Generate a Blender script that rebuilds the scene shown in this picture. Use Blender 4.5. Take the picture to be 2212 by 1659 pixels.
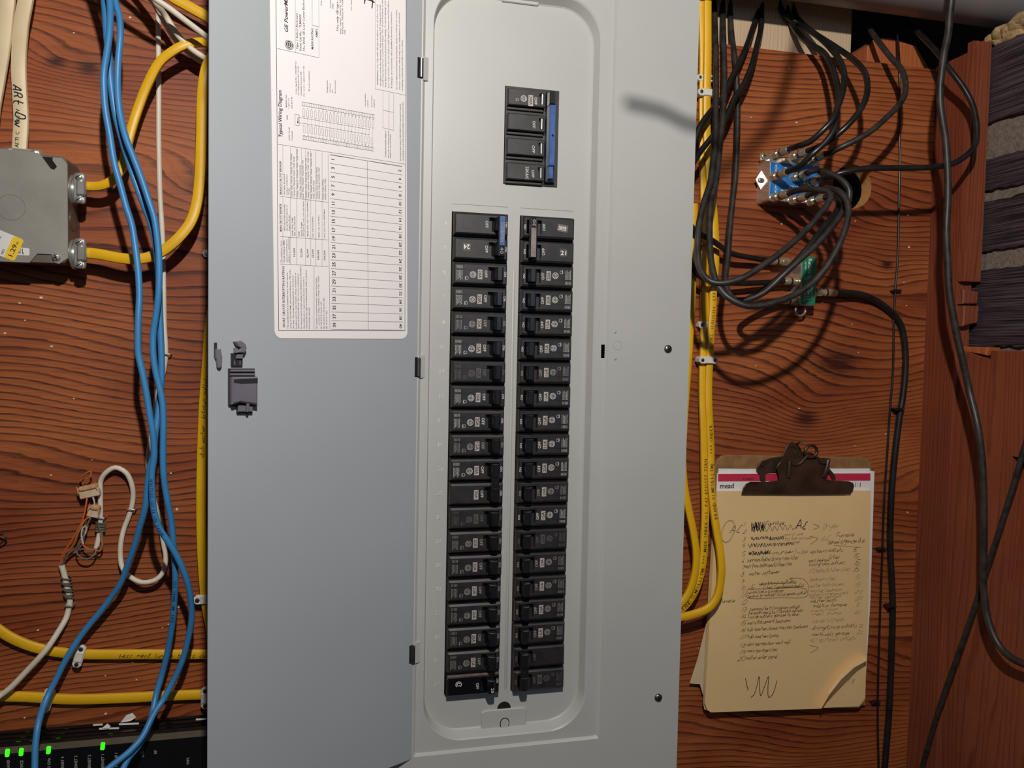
import bpy, bmesh, math, random
import numpy as np
from mathutils import Matrix, Vector
from mathutils.geometry import tessellate_polygon

for o in list(bpy.data.objects):
    bpy.data.objects.remove(o, do_unlink=True)
scene = bpy.context.scene
COL = scene.collection
S = 0.001          # all shape numbers below are millimetres
Z0 = 1500.0        # height of the first breaker row above the floor

# ------------------------------------------------------------------ camera
FPX = 1661.0
CAM = np.array([-118.34, -789.84, -140.65])
YAW, PITCH, ROLL = .2293, .0450, .0200


def cam_axes():
    cy, sy = math.cos(YAW), math.sin(YAW)
    cp, sp = math.cos(PITCH), math.sin(PITCH)
    cr, sr = math.cos(ROLL), math.sin(ROLL)
    f = np.array([sy * cp, cy * cp, -sp])
    r = np.array([cy, -sy, 0.0])
    u = np.cross(r, f)
    return cr * r + sr * u, -sr * r + cr * u, f


CR, CU, CF = cam_axes()
cam = bpy.data.cameras.new('camera')
cam.sensor_fit = 'HORIZONTAL'
cam.sensor_width = 36.0
cam.lens = FPX / 2212.0 * 36.0
cam.clip_start = 0.01
cam.clip_end = 50
camo = bpy.data.objects.new('camera', cam)
COL.objects.link(camo)
m = Matrix.Identity(4)
for i in range(3):
    m[i][0], m[i][1], m[i][2] = CR[i], CU[i], -CF[i]
m[0][3], m[1][3], m[2][3] = CAM[0] * S, CAM[1] * S, (CAM[2] + Z0) * S
camo.matrix_world = m
scene.camera = camo

# ------------------------------------------------------------------ light
scene.view_settings.view_transform = 'Standard'
scene.view_settings.look = 'None'
scene.view_settings.gamma = 1.0
scene.view_settings.use_curve_mapping = False
scene.view_settings.exposure = 0.0

world = bpy.data.worlds.new('room_light')
scene.world = world
world.use_nodes = True
bg = world.node_tree.nodes['Background']
bg.inputs[0].default_value = (0.74, 0.84, 1.0, 1)
bg.inputs[1].default_value = 0.03

bulb = bpy.data.lights.new('ceiling_bulb', 'POINT')
bulb.energy = 35.0
bulb.color = (1.0, 0.95, 0.885)
bulb.shadow_soft_size = 0.016
bulbo = bpy.data.objects.new('ceiling_bulb', bulb)
bulbo.location = (-90 * S, -850 * S, (375 + Z0) * S)
COL.objects.link(bulbo)

cool = bpy.data.lights.new('cool_area_light', 'AREA')  # unseen cool source behind the viewer, inferred from bluish highlights
cool.shape = 'RECTANGLE'
cool.size, cool.size_y = 0.55, 0.35
cool.energy = 1.1
cool.color = (0.55, 0.75, 1.0)
coolo = bpy.data.objects.new('cool_area_light', cool)
coolo.location = (0.32, -1.5, 1.5 + 0.16)
coolo.rotation_euler = (math.radians(84), 0, math.radians(8))
COL.objects.link(coolo)


# ------------------------------------------------------------------ pixel rays (2212 x 1659 frame)
def ray(x, y):
    return CF + CR * (x - 1106.0) / FPX + CU * (829.5 - y) / FPX


def onY(x, y, Y):
    d = ray(x, y)
    return CAM + d * ((Y - CAM[1]) / d[1])


def onX(x, y, X):
    d = ray(x, y)
    return CAM + d * ((X - CAM[0]) / d[0])


V = lambda *a: np.array(a, float)
unit = lambda v: v / (np.linalg.norm(v) + 1e-12)


class Frame:
    """local axes: a right, b up, c out of the surface"""

    def __init__(s, o, a, b):
        s.o = np.array(o, float)
        s.a = unit(np.array(a, float))
        s.b = unit(np.array(b, float))
        s.c = np.cross(s.a, s.b)

    def p(s, x, y, z=0.0):
        return s.o + s.a * x + s.b * y + s.c * z

    def hit(s, px, py, z=0.0):
        d = ray(px, py)
        t = ((s.o + s.c * z - CAM) @ s.c) / (d @ s.c)
        return CAM + d * t

    def loc(s, px, py, z=0.0):
        q = s.hit(px, py, z) - s.o
        return q @ s.a, q @ s.b

    def at(s, x, y, z=0.0, ang=0.0):
        ca, sa = math.cos(math.radians(ang)), math.sin(math.radians(ang))
        return Frame(s.p(x, y, z), s.a * ca + s.b * sa, s.b * ca - s.a * sa)


def wallF(Y):
    return Frame((0, Y, 0), (1, 0, 0), (0, 0, 1))


WALL = 90.0        # plywood face
rnd = random.Random(7)


# ------------------------------------------------------------------ materials
def lin(c):
    if isinstance(c, str):
        c = [int(c[i:i + 2], 16) / 255 for i in (0, 2, 4)]
    return tuple((x / 12.92 if x <= .04045 else ((x + .055) / 1.055) ** 2.4) for x in c)


MATS = {}


def mat(name, col, rough=.5, metal=0.0, var=.12, scale=60.0, bump=0.0, bscale=400.0, spec=.5, emit=None, col2=None,
        coat=0.0, detail=4.0, stretch=None):
    if name in MATS:
        return MATS[name]
    M = bpy.data.materials.new(name)
    M.use_nodes = True
    nt = M.node_tree
    b = nt.nodes['Principled BSDF']
    b.inputs['Roughness'].default_value = rough
    b.inputs['Metallic'].default_value = metal
    b.inputs['Specular IOR Level'].default_value = spec
    b.inputs['Coat Weight'].default_value = coat
    c = lin(col)
    if var > 0 or col2:
        tc = nt.nodes.new('ShaderNodeTexCoord')
        src = tc.outputs['Object']
        if stretch:
            mp = nt.nodes.new('ShaderNodeMapping')
            mp.inputs['Scale'].default_value = stretch
            nt.links.new(src, mp.inputs['Vector'])
            src = mp.outputs['Vector']
        n = nt.nodes.new('ShaderNodeTexNoise')
        n.inputs['Scale'].default_value = scale
        n.inputs['Detail'].default_value = detail
        nt.links.new(src, n.inputs['Vector'])
        cr = nt.nodes.new('ShaderNodeValToRGB')
        cr.color_ramp.elements[0].position = .32
        cr.color_ramp.elements[1].position = .68
        d = lin(col2) if col2 else tuple(x * (1 + var) for x in c)
        e = c if col2 else tuple(x * (1 - var) for x in c)
        cr.color_ramp.elements[0].color = (*e, 1)
        cr.color_ramp.elements[1].color = (*d, 1)
        nt.links.new(n.outputs['Fac'], cr.inputs['Fac'])
        nt.links.new(cr.outputs['Color'], b.inputs['Base Color'])
    else:
        b.inputs['Base Color'].default_value = (*c, 1)
    if bump > 0:
        tc2 = nt.nodes.new('ShaderNodeTexCoord')
        n2 = nt.nodes.new('ShaderNodeTexNoise')
        n2.inputs['Scale'].default_value = bscale
        n2.inputs['Detail'].default_value = 3
        nt.links.new(tc2.outputs['Object'], n2.inputs['Vector'])
        bp = nt.nodes.new('ShaderNodeBump')
        bp.inputs['Strength'].default_value = bump
        bp.inputs['Distance'].default_value = .001
        nt.links.new(n2.outputs['Fac'], bp.inputs['Height'])
        nt.links.new(bp.outputs['Normal'], b.inputs['Normal'])
    if emit:
        b.inputs['Emission Color'].default_value = (*lin(col), 1)
        b.inputs['Emission Strength'].default_value = emit
    MATS[name] = M
    return M


def wood(name, light, dark, axis='x', rings=95.0, warp=2.6, wscale=(2.2, 9.0), knots=(), rough=.55, contrast=.75,
         fiber=.35, tint='6A2A14', tintamt=.45, spec=.4):
    """rotary-cut veneer: contour bands of a warped height field, fine fibres along the grain"""
    if name in MATS:
        return MATS[name]
    M = bpy.data.materials.new(name)
    M.use_nodes = True
    nt = M.node_tree
    N, LK = nt.nodes, nt.links
    b = N['Principled BSDF']
    b.inputs['Roughness'].default_value = rough
    b.inputs['Specular IOR Level'].default_value = spec
    tc = N.new('ShaderNodeTexCoord')

    def noise(scale3, sc, det=3.0, rgh=.5):
        mp = N.new('ShaderNodeMapping')
        mp.inputs['Scale'].default_value = scale3
        LK.new(tc.outputs['Object'], mp.inputs['Vector'])
        n = N.new('ShaderNodeTexNoise')
        n.inputs['Scale'].default_value = sc
        n.inputs['Detail'].default_value = det
        n.inputs['Roughness'].default_value = rgh
        LK.new(mp.outputs['Vector'], n.inputs['Vector'])
        return n.outputs['Fac']

    def math_(op, a, c=None):
        q = N.new('ShaderNodeMath')
        q.operation = op
        for i, x in enumerate((a, c)):
            if x is None:
                continue
            if isinstance(x, (int, float)):
                q.inputs[i].default_value = x
            else:
                LK.new(x, q.inputs[i])
        return q.outputs[0]

    sx = N.new('ShaderNodeSeparateXYZ')
    LK.new(tc.outputs['Object'], sx.inputs[0])
    along, across = (0, 2) if axis == 'x' else (2, 0)
    sc = [1, 1, 1]
    sc[along], sc[across] = wscale
    sc[1] = wscale[1]
    wv = noise(tuple(sc), 1.0, 2.0, .45)
    coord = sx.outputs[across]
    if axis == 'z':
        coord = math_('ADD', sx.outputs[0], math_('MULTIPLY', sx.outputs[1], .8))
    h = math_('ADD', math_('MULTIPLY', coord, rings), math_('MULTIPLY', wv, warp * 10))
    sj = [1, 1, 1]
    sj[along], sj[across] = 30, 220
    sj[1] = 220
    h = math_('ADD', h, math_('MULTIPLY', noise(tuple(sj), 1.0, 2.0), .35))
    dk = None
    for (kx, kz, kr, kamp) in knots:
        dx = math_('MULTIPLY', math_('SUBTRACT', sx.outputs[0], kx * S), .62)
        dz = math_('SUBTRACT', sx.outputs[2], kz * S)
        d2 = math_('ADD', math_('MULTIPLY', dx, dx), math_('MULTIPLY', dz, dz))
        g = math_('POWER', 2.718, math_('MULTIPLY', d2, -1.0 / (kr * S * kr * S * 4)))
        h = math_('ADD', h, math_('MULTIPLY', g, kamp))
        g2 = math_('POWER', 2.718, math_('MULTIPLY', d2, -1.0 / (kr * S * kr * S * .35)))
        dk = g2 if dk is None else math_('ADD', dk, g2)
    st_ = [3.0, 3.0, 3.0]
    st_[across] = 7.0
    saw = math_('FRACT', h)
    band = N.new('ShaderNodeValToRGB')
    e = band.color_ramp.elements
    e[0].position, e[0].color = 0.0, (0, 0, 0, 1)
    e[1].position, e[1].color = .62, (.25, .25, .25, 1)
    for p_, v_ in ((.84, .95), (.93, 1.0), (.985, .15), (1.0, 0.0)):
        k = band.color_ramp.elements.new(p_)
        k.color = (v_, v_, v_, 1)
    LK.new(saw, band.inputs['Fac'])
    sf = [1, 1, 1]
    sf[along], sf[across] = 14, 520
    sf[1] = 520
    fb = noise(tuple(sf), 1.0, 4.0, .65)
    fac = math_('ADD', math_('MULTIPLY', band.outputs['Color'], contrast), math_('MULTIPLY', math_('SUBTRACT', fb, .5), fiber * 2))
    fine = math_('FRACT', math_('MULTIPLY', h, 2.37))
    fine = math_('MULTIPLY', math_('POWER', fine, 5.0), .35 * contrast)
    vary = noise(tuple([x * .5 for x in st_]), 1.3, 2.0)
    fac = math_('ADD', math_('MULTIPLY', fac, math_('ADD', .45, math_('MULTIPLY', vary, 1.1))), fine)
    if dk is not None:
        fac = math_('ADD', fac, math_('MULTIPLY', dk, .9))
    cl = N.new('ShaderNodeClamp')
    LK.new(fac, cl.inputs[0])
    mx = N.new('ShaderNodeMix')
    mx.data_type = 'RGBA'
    LK.new(cl.outputs[0], mx.inputs[0])
    mx.inputs[6].default_value = (*lin(light), 1)
    mx.inputs[7].default_value = (*lin(dark), 1)
    st = [1, 1, 1]
    st[along], st[across] = 2.0, 6.0
    tn = N.new('ShaderNodeValToRGB')
    tn.color_ramp.elements[0].position = .38
    tn.color_ramp.elements[1].position = .7
    LK.new(noise(tuple(st), 1.6, 4.0, .6), tn.inputs['Fac'])
    m2 = N.new('ShaderNodeMix')
    m2.data_type = 'RGBA'
    m2.blend_type = 'MULTIPLY'
    LK.new(math_('MULTIPLY', tn.outputs['Color'], tintamt), m2.inputs[0])
    LK.new(mx.outputs[2], m2.inputs[6])
    m2.inputs[7].default_value = (*[min(1, x * 2.3) for x in lin(tint)], 1)
    LK.new(m2.outputs[2], b.inputs['Base Color'])
    bp = N.new('ShaderNodeBump')
    bp.inputs['Strength'].default_value = .16
    bp.inputs['Distance'].default_value = .0012
    bp.invert = True
    LK.new(cl.outputs[0], bp.inputs['Height'])
    LK.new(bp.outputs['Normal'], b.inputs['Normal'])
    MATS[name] = M
    return M


# ------------------------------------------------------------------ text and pen strokes
GLY = {}


def glyphs(s, res=2):
    k = (s, res)
    if k in GLY:
        return GLY[k]
    cu = bpy.data.curves.new('t', 'FONT')
    cu.body = s
    cu.size = 1.0
    cu.resolution_u = res
    cu.fill_mode = 'FRONT'
    cu.offset = .008 if res == 1 else .016
    ob = bpy.data.objects.new('t', cu)
    me = bpy.data.meshes.new_from_object(ob)
    v = np.array([x.co[:2] for x in me.vertices]).reshape(-1, 2)
    f = [tuple(p.vertices) for p in me.polygons]
    bpy.data.objects.remove(ob)
    bpy.data.curves.remove(cu)
    bpy.data.meshes.remove(me)
    GLY[k] = (v, f)
    return GLY[k]


PEN = {
    'a': '35 15 04 03 12 22 34 35 32 42', 'b': '08 02 22 33 34 25 05', 'c': '35 25 14 03 12 22 33', 'd': '38 32 22 12 03 14 25 35',
    'e': '03 34 35 25 14 03 12 22 33', 'f': '38 28 17 10;05 35', 'g': '35 15 04 13 33 35 31 20 10', 'h': '08 02;04 15 25 34 32',
    'i': '05 03 12 22;07 06', 'j': '25 21 10;27 26', 'k': '08 02;35 13 32', 'l': '08 03 12 22', 'm': '05 02;04 15 24 22;24 35 44 42',
    'n': '05 02;04 15 25 34 32', 'o': '15 04 03 12 22 33 34 25 15', 'p': '05 00;05 25 34 33 22 02', 'q': '35 15 04 13 33;35 30',
    'r': '05 02;03 14 35', 's': '35 15 14 23 22 02', 't': '18 13 22 32;05 35', 'u': '05 03 12 22 34 35;35 32', 'v': '05 12 35',
    'w': '05 12 24 32 45', 'x': '05 32;35 02', 'y': '05 03 13 35;35 21 10', 'z': '05 35 02 32', 'A': '02 28 42;14 34', 'C': '38 28 15 03 12 32',
    'D': '08 02 22 34 36 28 08', 'F': '02 08 38;05 25', 'M': '02 08 24 48 42', 'N': '02 08 32 38', 'R': '02 08 28 36 25 05;25 42',
    '0': '18 06 04 12 22 34 36 28 18', '1': '28 12', '2': '07 18 28 36 02 32', '3': '08 28 36 15 34 22 02', '4': '18 04 34;28 22',
    '5': '38 08 05 25 34 22 02', '6': '28 05 03 12 22 33 24 04', '7': '08 38 12', '8': '28 17 34 22 12 04 27 18', '9': '36 18 06 15 36 22',
    '/': '48 01', '-': '05 35', '>': '07 35 03', ' ': '', '.': '02 03', '"': '08 07;28 27', '(': '28 06 04 21', ')': '08 26 24 01', "'": '18 17'}


def smooth(pts, step):
    P = [np.array(p, float) for p in pts]
    if len(P) < 3:
        n = max(1, int(np.linalg.norm(P[-1] - P[0]) / step))
        return np.array([P[0] + (P[-1] - P[0]) * i / n for i in range(n + 1)])
    P = [2 * P[0] - P[1]] + P + [2 * P[-1] - P[-2]]
    out = []
    for i in range(1, len(P) - 2):
        p0, p1, p2, p3 = P[i - 1:i + 3]
        n = max(1, int(np.linalg.norm(p2 - p1) / step))
        # non-uniform Catmull-Rom (centripetal)
        t0 = 0.0
        t1 = t0 + max(np.linalg.norm(p1 - p0), 1e-6) ** .5
        t2 = t1 + max(np.linalg.norm(p2 - p1), 1e-6) ** .5
        t3 = t2 + max(np.linalg.norm(p3 - p2), 1e-6) ** .5
        for k in range(n):
            t = t1 + (t2 - t1) * k / n
            A1 = p0 * (t1 - t) / (t1 - t0) + p1 * (t - t0) / (t1 - t0)
            A2 = p1 * (t2 - t) / (t2 - t1) + p2 * (t - t1) / (t2 - t1)
            A3 = p2 * (t3 - t) / (t3 - t2) + p3 * (t - t2) / (t3 - t2)
            B1 = A1 * (t2 - t) / (t2 - t0) + A2 * (t - t0) / (t2 - t0)
            B2 = A2 * (t3 - t) / (t3 - t1) + A3 * (t - t1) / (t3 - t1)
            out.append(B1 * (t2 - t) / (t2 - t1) + B2 * (t - t1) / (t2 - t1))
    out.append(P[-2])
    return np.array(out)


def cap2d(outer, holes):
    loops = [[(p[0], p[1]) for p in lp] for lp in [outer] + list(holes)]
    v = [p for lp in loops for p in lp]
    tris = tessellate_polygon([[Vector((p[0], p[1], 0)) for p in lp] for lp in loops])
    f = []
    for t in tris:
        ids = list(t)
        a, b_, c = (v[i] for i in ids)
        if (b_[0] - a[0]) * (c[1] - a[1]) - (b_[1] - a[1]) * (c[0] - a[0]) < 0:
            ids.reverse()
        f.append(ids)
    return v, f


def rrect(x0, y0, x1, y1, r, n=8):
    out = []
    for cx, cy, a0 in ((x1 - r, y1 - r, 0), (x0 + r, y1 - r, 90), (x0 + r, y0 + r, 180), (x1 - r, y0 + r, 270)):
        for i in range(n + 1):
            a = math.radians(a0 + 90 * i / n)
            out.append((cx + r * math.cos(a), cy + r * math.sin(a)))
    return out


def circle(cx, cy, r, n=24):
    return [(cx + r * math.cos(2 * math.pi * i / n), cy + r * math.sin(2 * math.pi * i / n)) for i in range(n)]


ROOTLOC = {}


class B:
    def __init__(s):
        s.v, s.f, s.m, s.k = [], [], [], 0

    def add(s, verts, faces):
        n = len(s.v)
        s.v += [np.array(x, float) for x in verts]
        for f in faces:
            s.f.append([i + n for i in f])
            s.m.append(s.k)
        return s

    def mi(s, k):
        s.k = k
        return s

    def box(s, p0, p1):
        (x0, y0, z0), (x1, y1, z1) = np.minimum(p0, p1), np.maximum(p0, p1)
        return s.add([(x0, y0, z0), (x1, y0, z0), (x1, y1, z0), (x0, y1, z0), (x0, y0, z1), (x1, y0, z1), (x1, y1, z1), (x0, y1, z1)],
                     [(0, 3, 2, 1), (4, 5, 6, 7), (0, 1, 5, 4), (1, 2, 6, 5), (2, 3, 7, 6), (3, 0, 4, 7)])

    def prism(s, F, poly, z0, z1, ch=0.0, holes=()):
        """polygon (ccw) in the frame, from height z0 up to z1, optional chamfer ch at the top edge"""
        poly = [tuple(p) for p in poly]
        loops = [(poly, z0)]
        if ch > 0:
            n = len(poly)
            ins = []
            for i in range(n):
                p0, p1, p2 = (np.array(poly[(i + k) % n]) for k in (-1, 0, 1))
                d1, d2 = unit(p1 - p0), unit(p2 - p1)
                n1, n2 = V(-d1[1], d1[0]), V(-d2[1], d2[0])
                nn = unit(n1 + n2)
                ins.append(tuple(p1 + nn * ch / max(.3, nn @ n1)))
            loops += [(poly, z1 - ch), (ins, z1)]
        else:
            loops += [(poly, z1)]
        for (la, za), (lb, zb) in zip(loops, loops[1:]):
            n = len(la)
            s.add([F.p(*p, za) for p in la] + [F.p(*p, zb) for p in lb], [(i, (i + 1) % n, n + (i + 1) % n, n + i) for i in range(n)])
        top = loops[-1][0]
        if len(top) > 6 or holes:
            v, f = cap2d(top, holes)
            s.add([F.p(*p, z1) for p in v], f)
        else:
            s.add([F.p(*p, z1) for p in top], [range(len(top))])
        s.add([F.p(*p, z0) for p in poly], [range(len(poly))[::-1]])
        for h in holes:
            n = len(h)
            s.add([F.p(*p, z1) for p in h] + [F.p(*p, z0) for p in h], [(i, n + i, n + (i + 1) % n, (i + 1) % n)[::-1] for i in range(n)])
        return s

    def rect(s, F, x0, y0, x1, y1, z):
        return s.add([F.p(x0, y0, z), F.p(x1, y0, z), F.p(x1, y1, z), F.p(x0, y1, z)], [(0, 1, 2, 3)])

    def tube(s, pts, r, sides=10, ht=None, N=(0, -1, 0), cap=True, wob=0.0):
        """round tube, or flat cable when ht (half thickness) is given"""
        P = np.asarray(pts)
        n = len(P)
        N = np.array(N, float)
        T = np.gradient(P, axis=0)
        rings = []
        prev = None
        for i in range(n):
            t = unit(T[i])
            sd = np.cross(t, N)
            if prev is not None and np.linalg.norm(sd) < .35:
                sd = prev - t * (prev @ t)
            elif np.linalg.norm(sd) < 1e-3:
                sd = np.cross(t, (0, 0, 1.0))
            sd = unit(sd)
            if prev is not None and sd @ prev < 0:
                sd = -sd
            prev = sd
            up = np.cross(sd, t)
            h = r if ht is None else ht
            rr = r if np.isscalar(r) else r[i]
            if ht is None:
                h = rr
            e = 1.0 if ht is None else .7
            for k in range(sides):
                a = 2 * math.pi * k / sides
                ca, sa = math.cos(a), math.sin(a)
                ca = math.copysign(abs(ca) ** e, ca)
                sa = math.copysign(abs(sa) ** e, sa)
                rings.append(P[i] + sd * rr * ca + up * h * sa)
        fs = []
        for i in range(n - 1):
            for k in range(sides):
                fs.append((i * sides + k, i * sides + (k + 1) % sides, (i + 1) * sides + (k + 1) % sides, (i + 1) * sides + k))
        if cap:
            fs.append(tuple(range(sides))[::-1])
            fs.append(tuple((n - 1) * sides + k for k in range(sides)))
        return s.add(rings, fs)

    def lathe(s, o, d, prof, n=16):
        d = unit(np.array(d, float))
        a = unit(np.cross(d, (0, 0, 1) if abs(d[2]) < .9 else (1, 0, 0)))
        b = np.cross(d, a)
        vs = []
        for t, r in prof:
            for k in range(n):
                q = 2 * math.pi * k / n
                vs.append(np.array(o) + d * t + (a * math.cos(q) + b * math.sin(q)) * r)
        fs = []
        for i in range(len(prof) - 1):
            for k in range(n):
                fs.append((i * n + k, i * n + (k + 1) % n, (i + 1) * n + (k + 1) % n, (i + 1) * n + k))
        fs.append(tuple(range(n))[::-1])
        fs.append(tuple((len(prof) - 1) * n + k for k in range(n)))
        return s.add(vs, fs)

    def text(s, F, st, x, y, h, w=None, align='l', z=.12, res=2, shear=0.0):
        """st with cap height h at (x, y) of frame F; w stretches it to that length"""
        v, f = glyphs(st, res)
        if not len(v):
            return s
        k = h / .69
        lo, hi = v[:, 0].min(), v[:, 0].max()
        kx = (w / (hi - lo)) if w else k
        q = (v[:, 0] - lo) * kx
        if align == 'c':
            q = q - (hi - lo) * kx / 2
        elif align == 'r':
            q = q - (hi - lo) * kx
        return s.add([F.p(x + q[i] + v[i, 1] * k * shear, y + v[i, 1] * k, z) for i in range(len(v))], f)

    def ink(s, F, lines, w, z=.14):
        """pen strokes as thin ribbons"""
        for ln in lines:
            P = np.array(ln, float)
            if len(P) < 2:
                continue
            T = np.gradient(P, axis=0)
            Nn = np.stack([-T[:, 1], T[:, 0]], -1)
            Nn /= (np.linalg.norm(Nn, axis=1, keepdims=True) + 1e-9)
            a, b = P + Nn * w / 2, P - Nn * w / 2
            n = len(P)
            s.add([F.p(*q, z) for q in a] + [F.p(*q, z) for q in b], [(i, n + i, n + i + 1, i + 1) for i in range(n - 1)])
        return s

    def hand(s, F, st, x, y, h, w=None, pen=.35, jit=.27, slant=.34, z=.14):
        """handwriting; h = height of a capital"""
        u = h / 6.0
        lines = []
        cx = 0.0
        for ch in st:
            g = PEN.get(ch, PEN.get(ch.lower(), ''))
            dy = rnd.uniform(-jit, jit) * h * .5
            kk = rnd.uniform(.85, 1.12)
            mw = 1.6
            for stroke in g.split(';'):
                pts = [(int(q[0]), int(q[1]) - 2) for q in stroke.split()]
                if len(pts) < 2:
                    continue
                mw = max(mw, max(p_[0] for p_ in pts))
                pts = [(cx + (a + rnd.uniform(-jit, jit)) * u * kk + slant * b * u, (b + rnd.uniform(-jit, jit)) * u * kk + dy) for a, b in pts]
                lines.append(pts)
            cx += (mw + .9) * u * kk
        k = (w / cx) if (w and cx > 0) else 1.0
        lines = [smooth([(x + a * k, y + b) for a, b in L], u * .7) for L in lines]
        return s.ink(F, lines, pen, z)

    def build(s, name, mats, parent=None, smooth_=False, loc=None, angle=40):
        if not isinstance(mats, (list, tuple)):
            mats = [mats]
        vs = np.array(s.v)
        if parent is not None:
            base = ROOTLOC[parent.name]
        elif loc is not None:
            base = np.array(loc, float)
        else:
            base = (vs.min(0) + vs.max(0)) / 2
            base[2] = vs[:, 2].min()
        me = bpy.data.meshes.new(name)
        me.from_pydata(((vs - base) * S).tolist(), [], [list(f) for f in s.f])
        for q in mats:
            me.materials.append(q)
        me.polygons.foreach_set('material_index', s.m)
        if smooth_:
            me.polygons.foreach_set('use_smooth', [True] * len(s.f))
            try:
                me.set_sharp_from_angle(angle=math.radians(angle))
            except Exception:
                pass
        me.update()
        o = bpy.data.objects.new(name, me)
        COL.objects.link(o)
        if parent is not None:
            o.parent = parent
        else:
            o.location = base * S + np.array([0, 0, Z0 * S])
        ROOTLOC[o.name] = base
        return o


def tag(o, label=None, cat=None, group=None, kind=None):
    for k, x in (('label', label), ('category', cat), ('group', group), ('kind', kind)):
        if x:
            o[k] = x
    return o


def thing(name, label, cat, loc=(0, 0, 0), group=None):
    o = bpy.data.objects.new(name, None)
    o.empty_display_size = .02
    COL.objects.link(o)
    loc = np.array(loc, float)
    o.location = loc * S + np.array([0, 0, Z0 * S])
    ROOTLOC[o.name] = loc
    return tag(o, label, cat, group)


def copy_tree(o, parent=None):
    c = o.copy()
    COL.objects.link(c)
    c.parent = parent
    for ch in o.children:
        copy_tree(ch, c)
    return c


def path(pts, step=4.0):
    return smooth([onY(*p) for p in pts], step)

# ================================================================== SETTING
PLY = wood('plywood', 'AD6031', '451B0D', 'x', rings=120, warp=3.2, wscale=(1.4, 4.6), contrast=.74, fiber=.5, tintamt=.75,
           knots=((-255, 25, 15, 3.0), (478, -222, 17, 2.5), (-395, 142, 9, 1.0), (-365, 138, 11, 1.2), (520, -150, 30, 2.2), (590, -20, 9, 1.0)))
STUD = wood('stud_wood', '8C4A30', '5E2A1A', 'z', rings=160, warp=1.2, wscale=(1.2, 14), contrast=.5, fiber=.4, tintamt=.5)
ORANGE = wood('fresh_cut_wood', 'B8683C', '8E4A28', 'z', rings=170, warp=.8, wscale=(1.5, 12), contrast=.5, fiber=.35, tintamt=.2)
PALE = wood('pale_pine', 'CDB394', 'A88A6A', 'z', rings=190, warp=.7, wscale=(1.5, 12), contrast=.4, fiber=.3, tintamt=.0)
EDGE = mat('plywood_edge', 'C08A50', .8, var=.25, scale=90, bump=.5, bscale=300, stretch=(1, 12, 1))
TILE = None
MORTAR = mat('mortar', '786B60', .95, var=.25, scale=180, bump=1.0, bscale=420)
DARK = mat('cavity_concrete', '4A4440', .95, var=.3, scale=20)
GREYPIPE = mat('grey_pvc', '8E8887', .45, var=.06, scale=15)

F90 = wallF(WALL)
b = B()
v, f = cap2d([(-900, -1000), (654, -1000), (654, 239), (-900, 239)], [circle(533.4, 78.4, 28.5, 40)])
b.add([F90.p(*p) for p in v], f)
rim = circle(533.4, 78.4, 28.5, 40)
n = len(rim)
b.mi(1)
b.add([F90.p(*p, 0) for p in rim] + [F90.p(*p, -19) for p in rim], [(i, (i + 1) % n, n + (i + 1) % n, n + i) for i in range(n)])
out = [(-900, -1000), (654, -1000), (654, 239), (-900, 239)]
b.add([F90.p(*p, 0) for p in out] + [F90.p(*p, -19) for p in out], [(i, n_, 4 + n_, 4 + i) for i, n_ in ((0, 1), (1, 2), (2, 3), (3, 0))])
b.mi(0)
b.add([F90.p(*p, -19) for p in v], [q[::-1] for q in f])
wall = tag(b.build('wall_back', [PLY, EDGE], loc=(0, WALL, 0)), 'reddish brown plywood backboard with wild grain and knots', kind='structure')

b = B().box((-950, 250, -1000), (950, 262, 520))
tag(b.build('wall_behind', DARK), 'dark concrete wall behind the plywood', kind='structure')
b = B().box((-900, -60, 420), (900, 262, 440))  # unseen slab added to keep room light out of the cavity
tag(b.build('light_blocker', mat('slab', '6E5238', .9, var=.2)), 'unseen light-blocking subfloor above the panel', kind='structure')

# boards showing above the plywood
b = B().box((290, 110, 180), (onY(1838, 90, 110)[0], 148, 345))
tag(b.build('trim_1', PALE), 'pale pine board showing above the plywood edge', kind='structure')
q0, q1 = onY(1880, 100, 112), onY(2010, 100, 112)
b = B()
Fb = wallF(112)
b.prism(Fb, [(q0[0] - 4, 150), (q1[0] + 2, 150), (q1[0] + 2, 246), (q1[0] - 22, 276), (q0[0] + 30, 283), (q0[0] + 8, 280), (q0[0] - 4, 268)], -60, 0, 1)
tag(b.build('trim_2', ORANGE), 'orange wood block behind the top edge of the plywood', kind='structure')

# stud in the corner: back strip, front batten broken off low down
b = B().box((654, 40, -1000), (676, 91, onX(2060, 128, 654)[2]))
tag(b.build('trim_3', STUD), 'red brown stud standing in the corner beside the plywood', kind='structure')
zt, z1, z2, z3, z4 = (onX(2100, y, 676)[2] for y in (108, 610, 626, 660, 706))
b = B().box((654, 31, z1), (672, 40, zt)).box((672, 29, z1), (679, 40, zt)).box((658, 33, z1), (661, 30, zt))
tag(b.build('trim_4', STUD), 'grooved batten on the corner stud, broken off at its foot', kind='structure')
b = B()
Fs = Frame((0, 30, 0), (1, 0, 0), (0, 0, 1))
b.prism(Fs, [(655, z3 + 1), (677, z3 + 2), (678, z2 - 3), (655, z2)], -10, 0, 1.2)
b.prism(Fs, [(655, z4), (677, z4 + 5), (678, z3 - 1), (655, z3 - 1)], -10, 2, 1.2)
tag(b.build('trim_5', STUD), 'two splintered wood bits under the broken batten', kind='structure')
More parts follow.
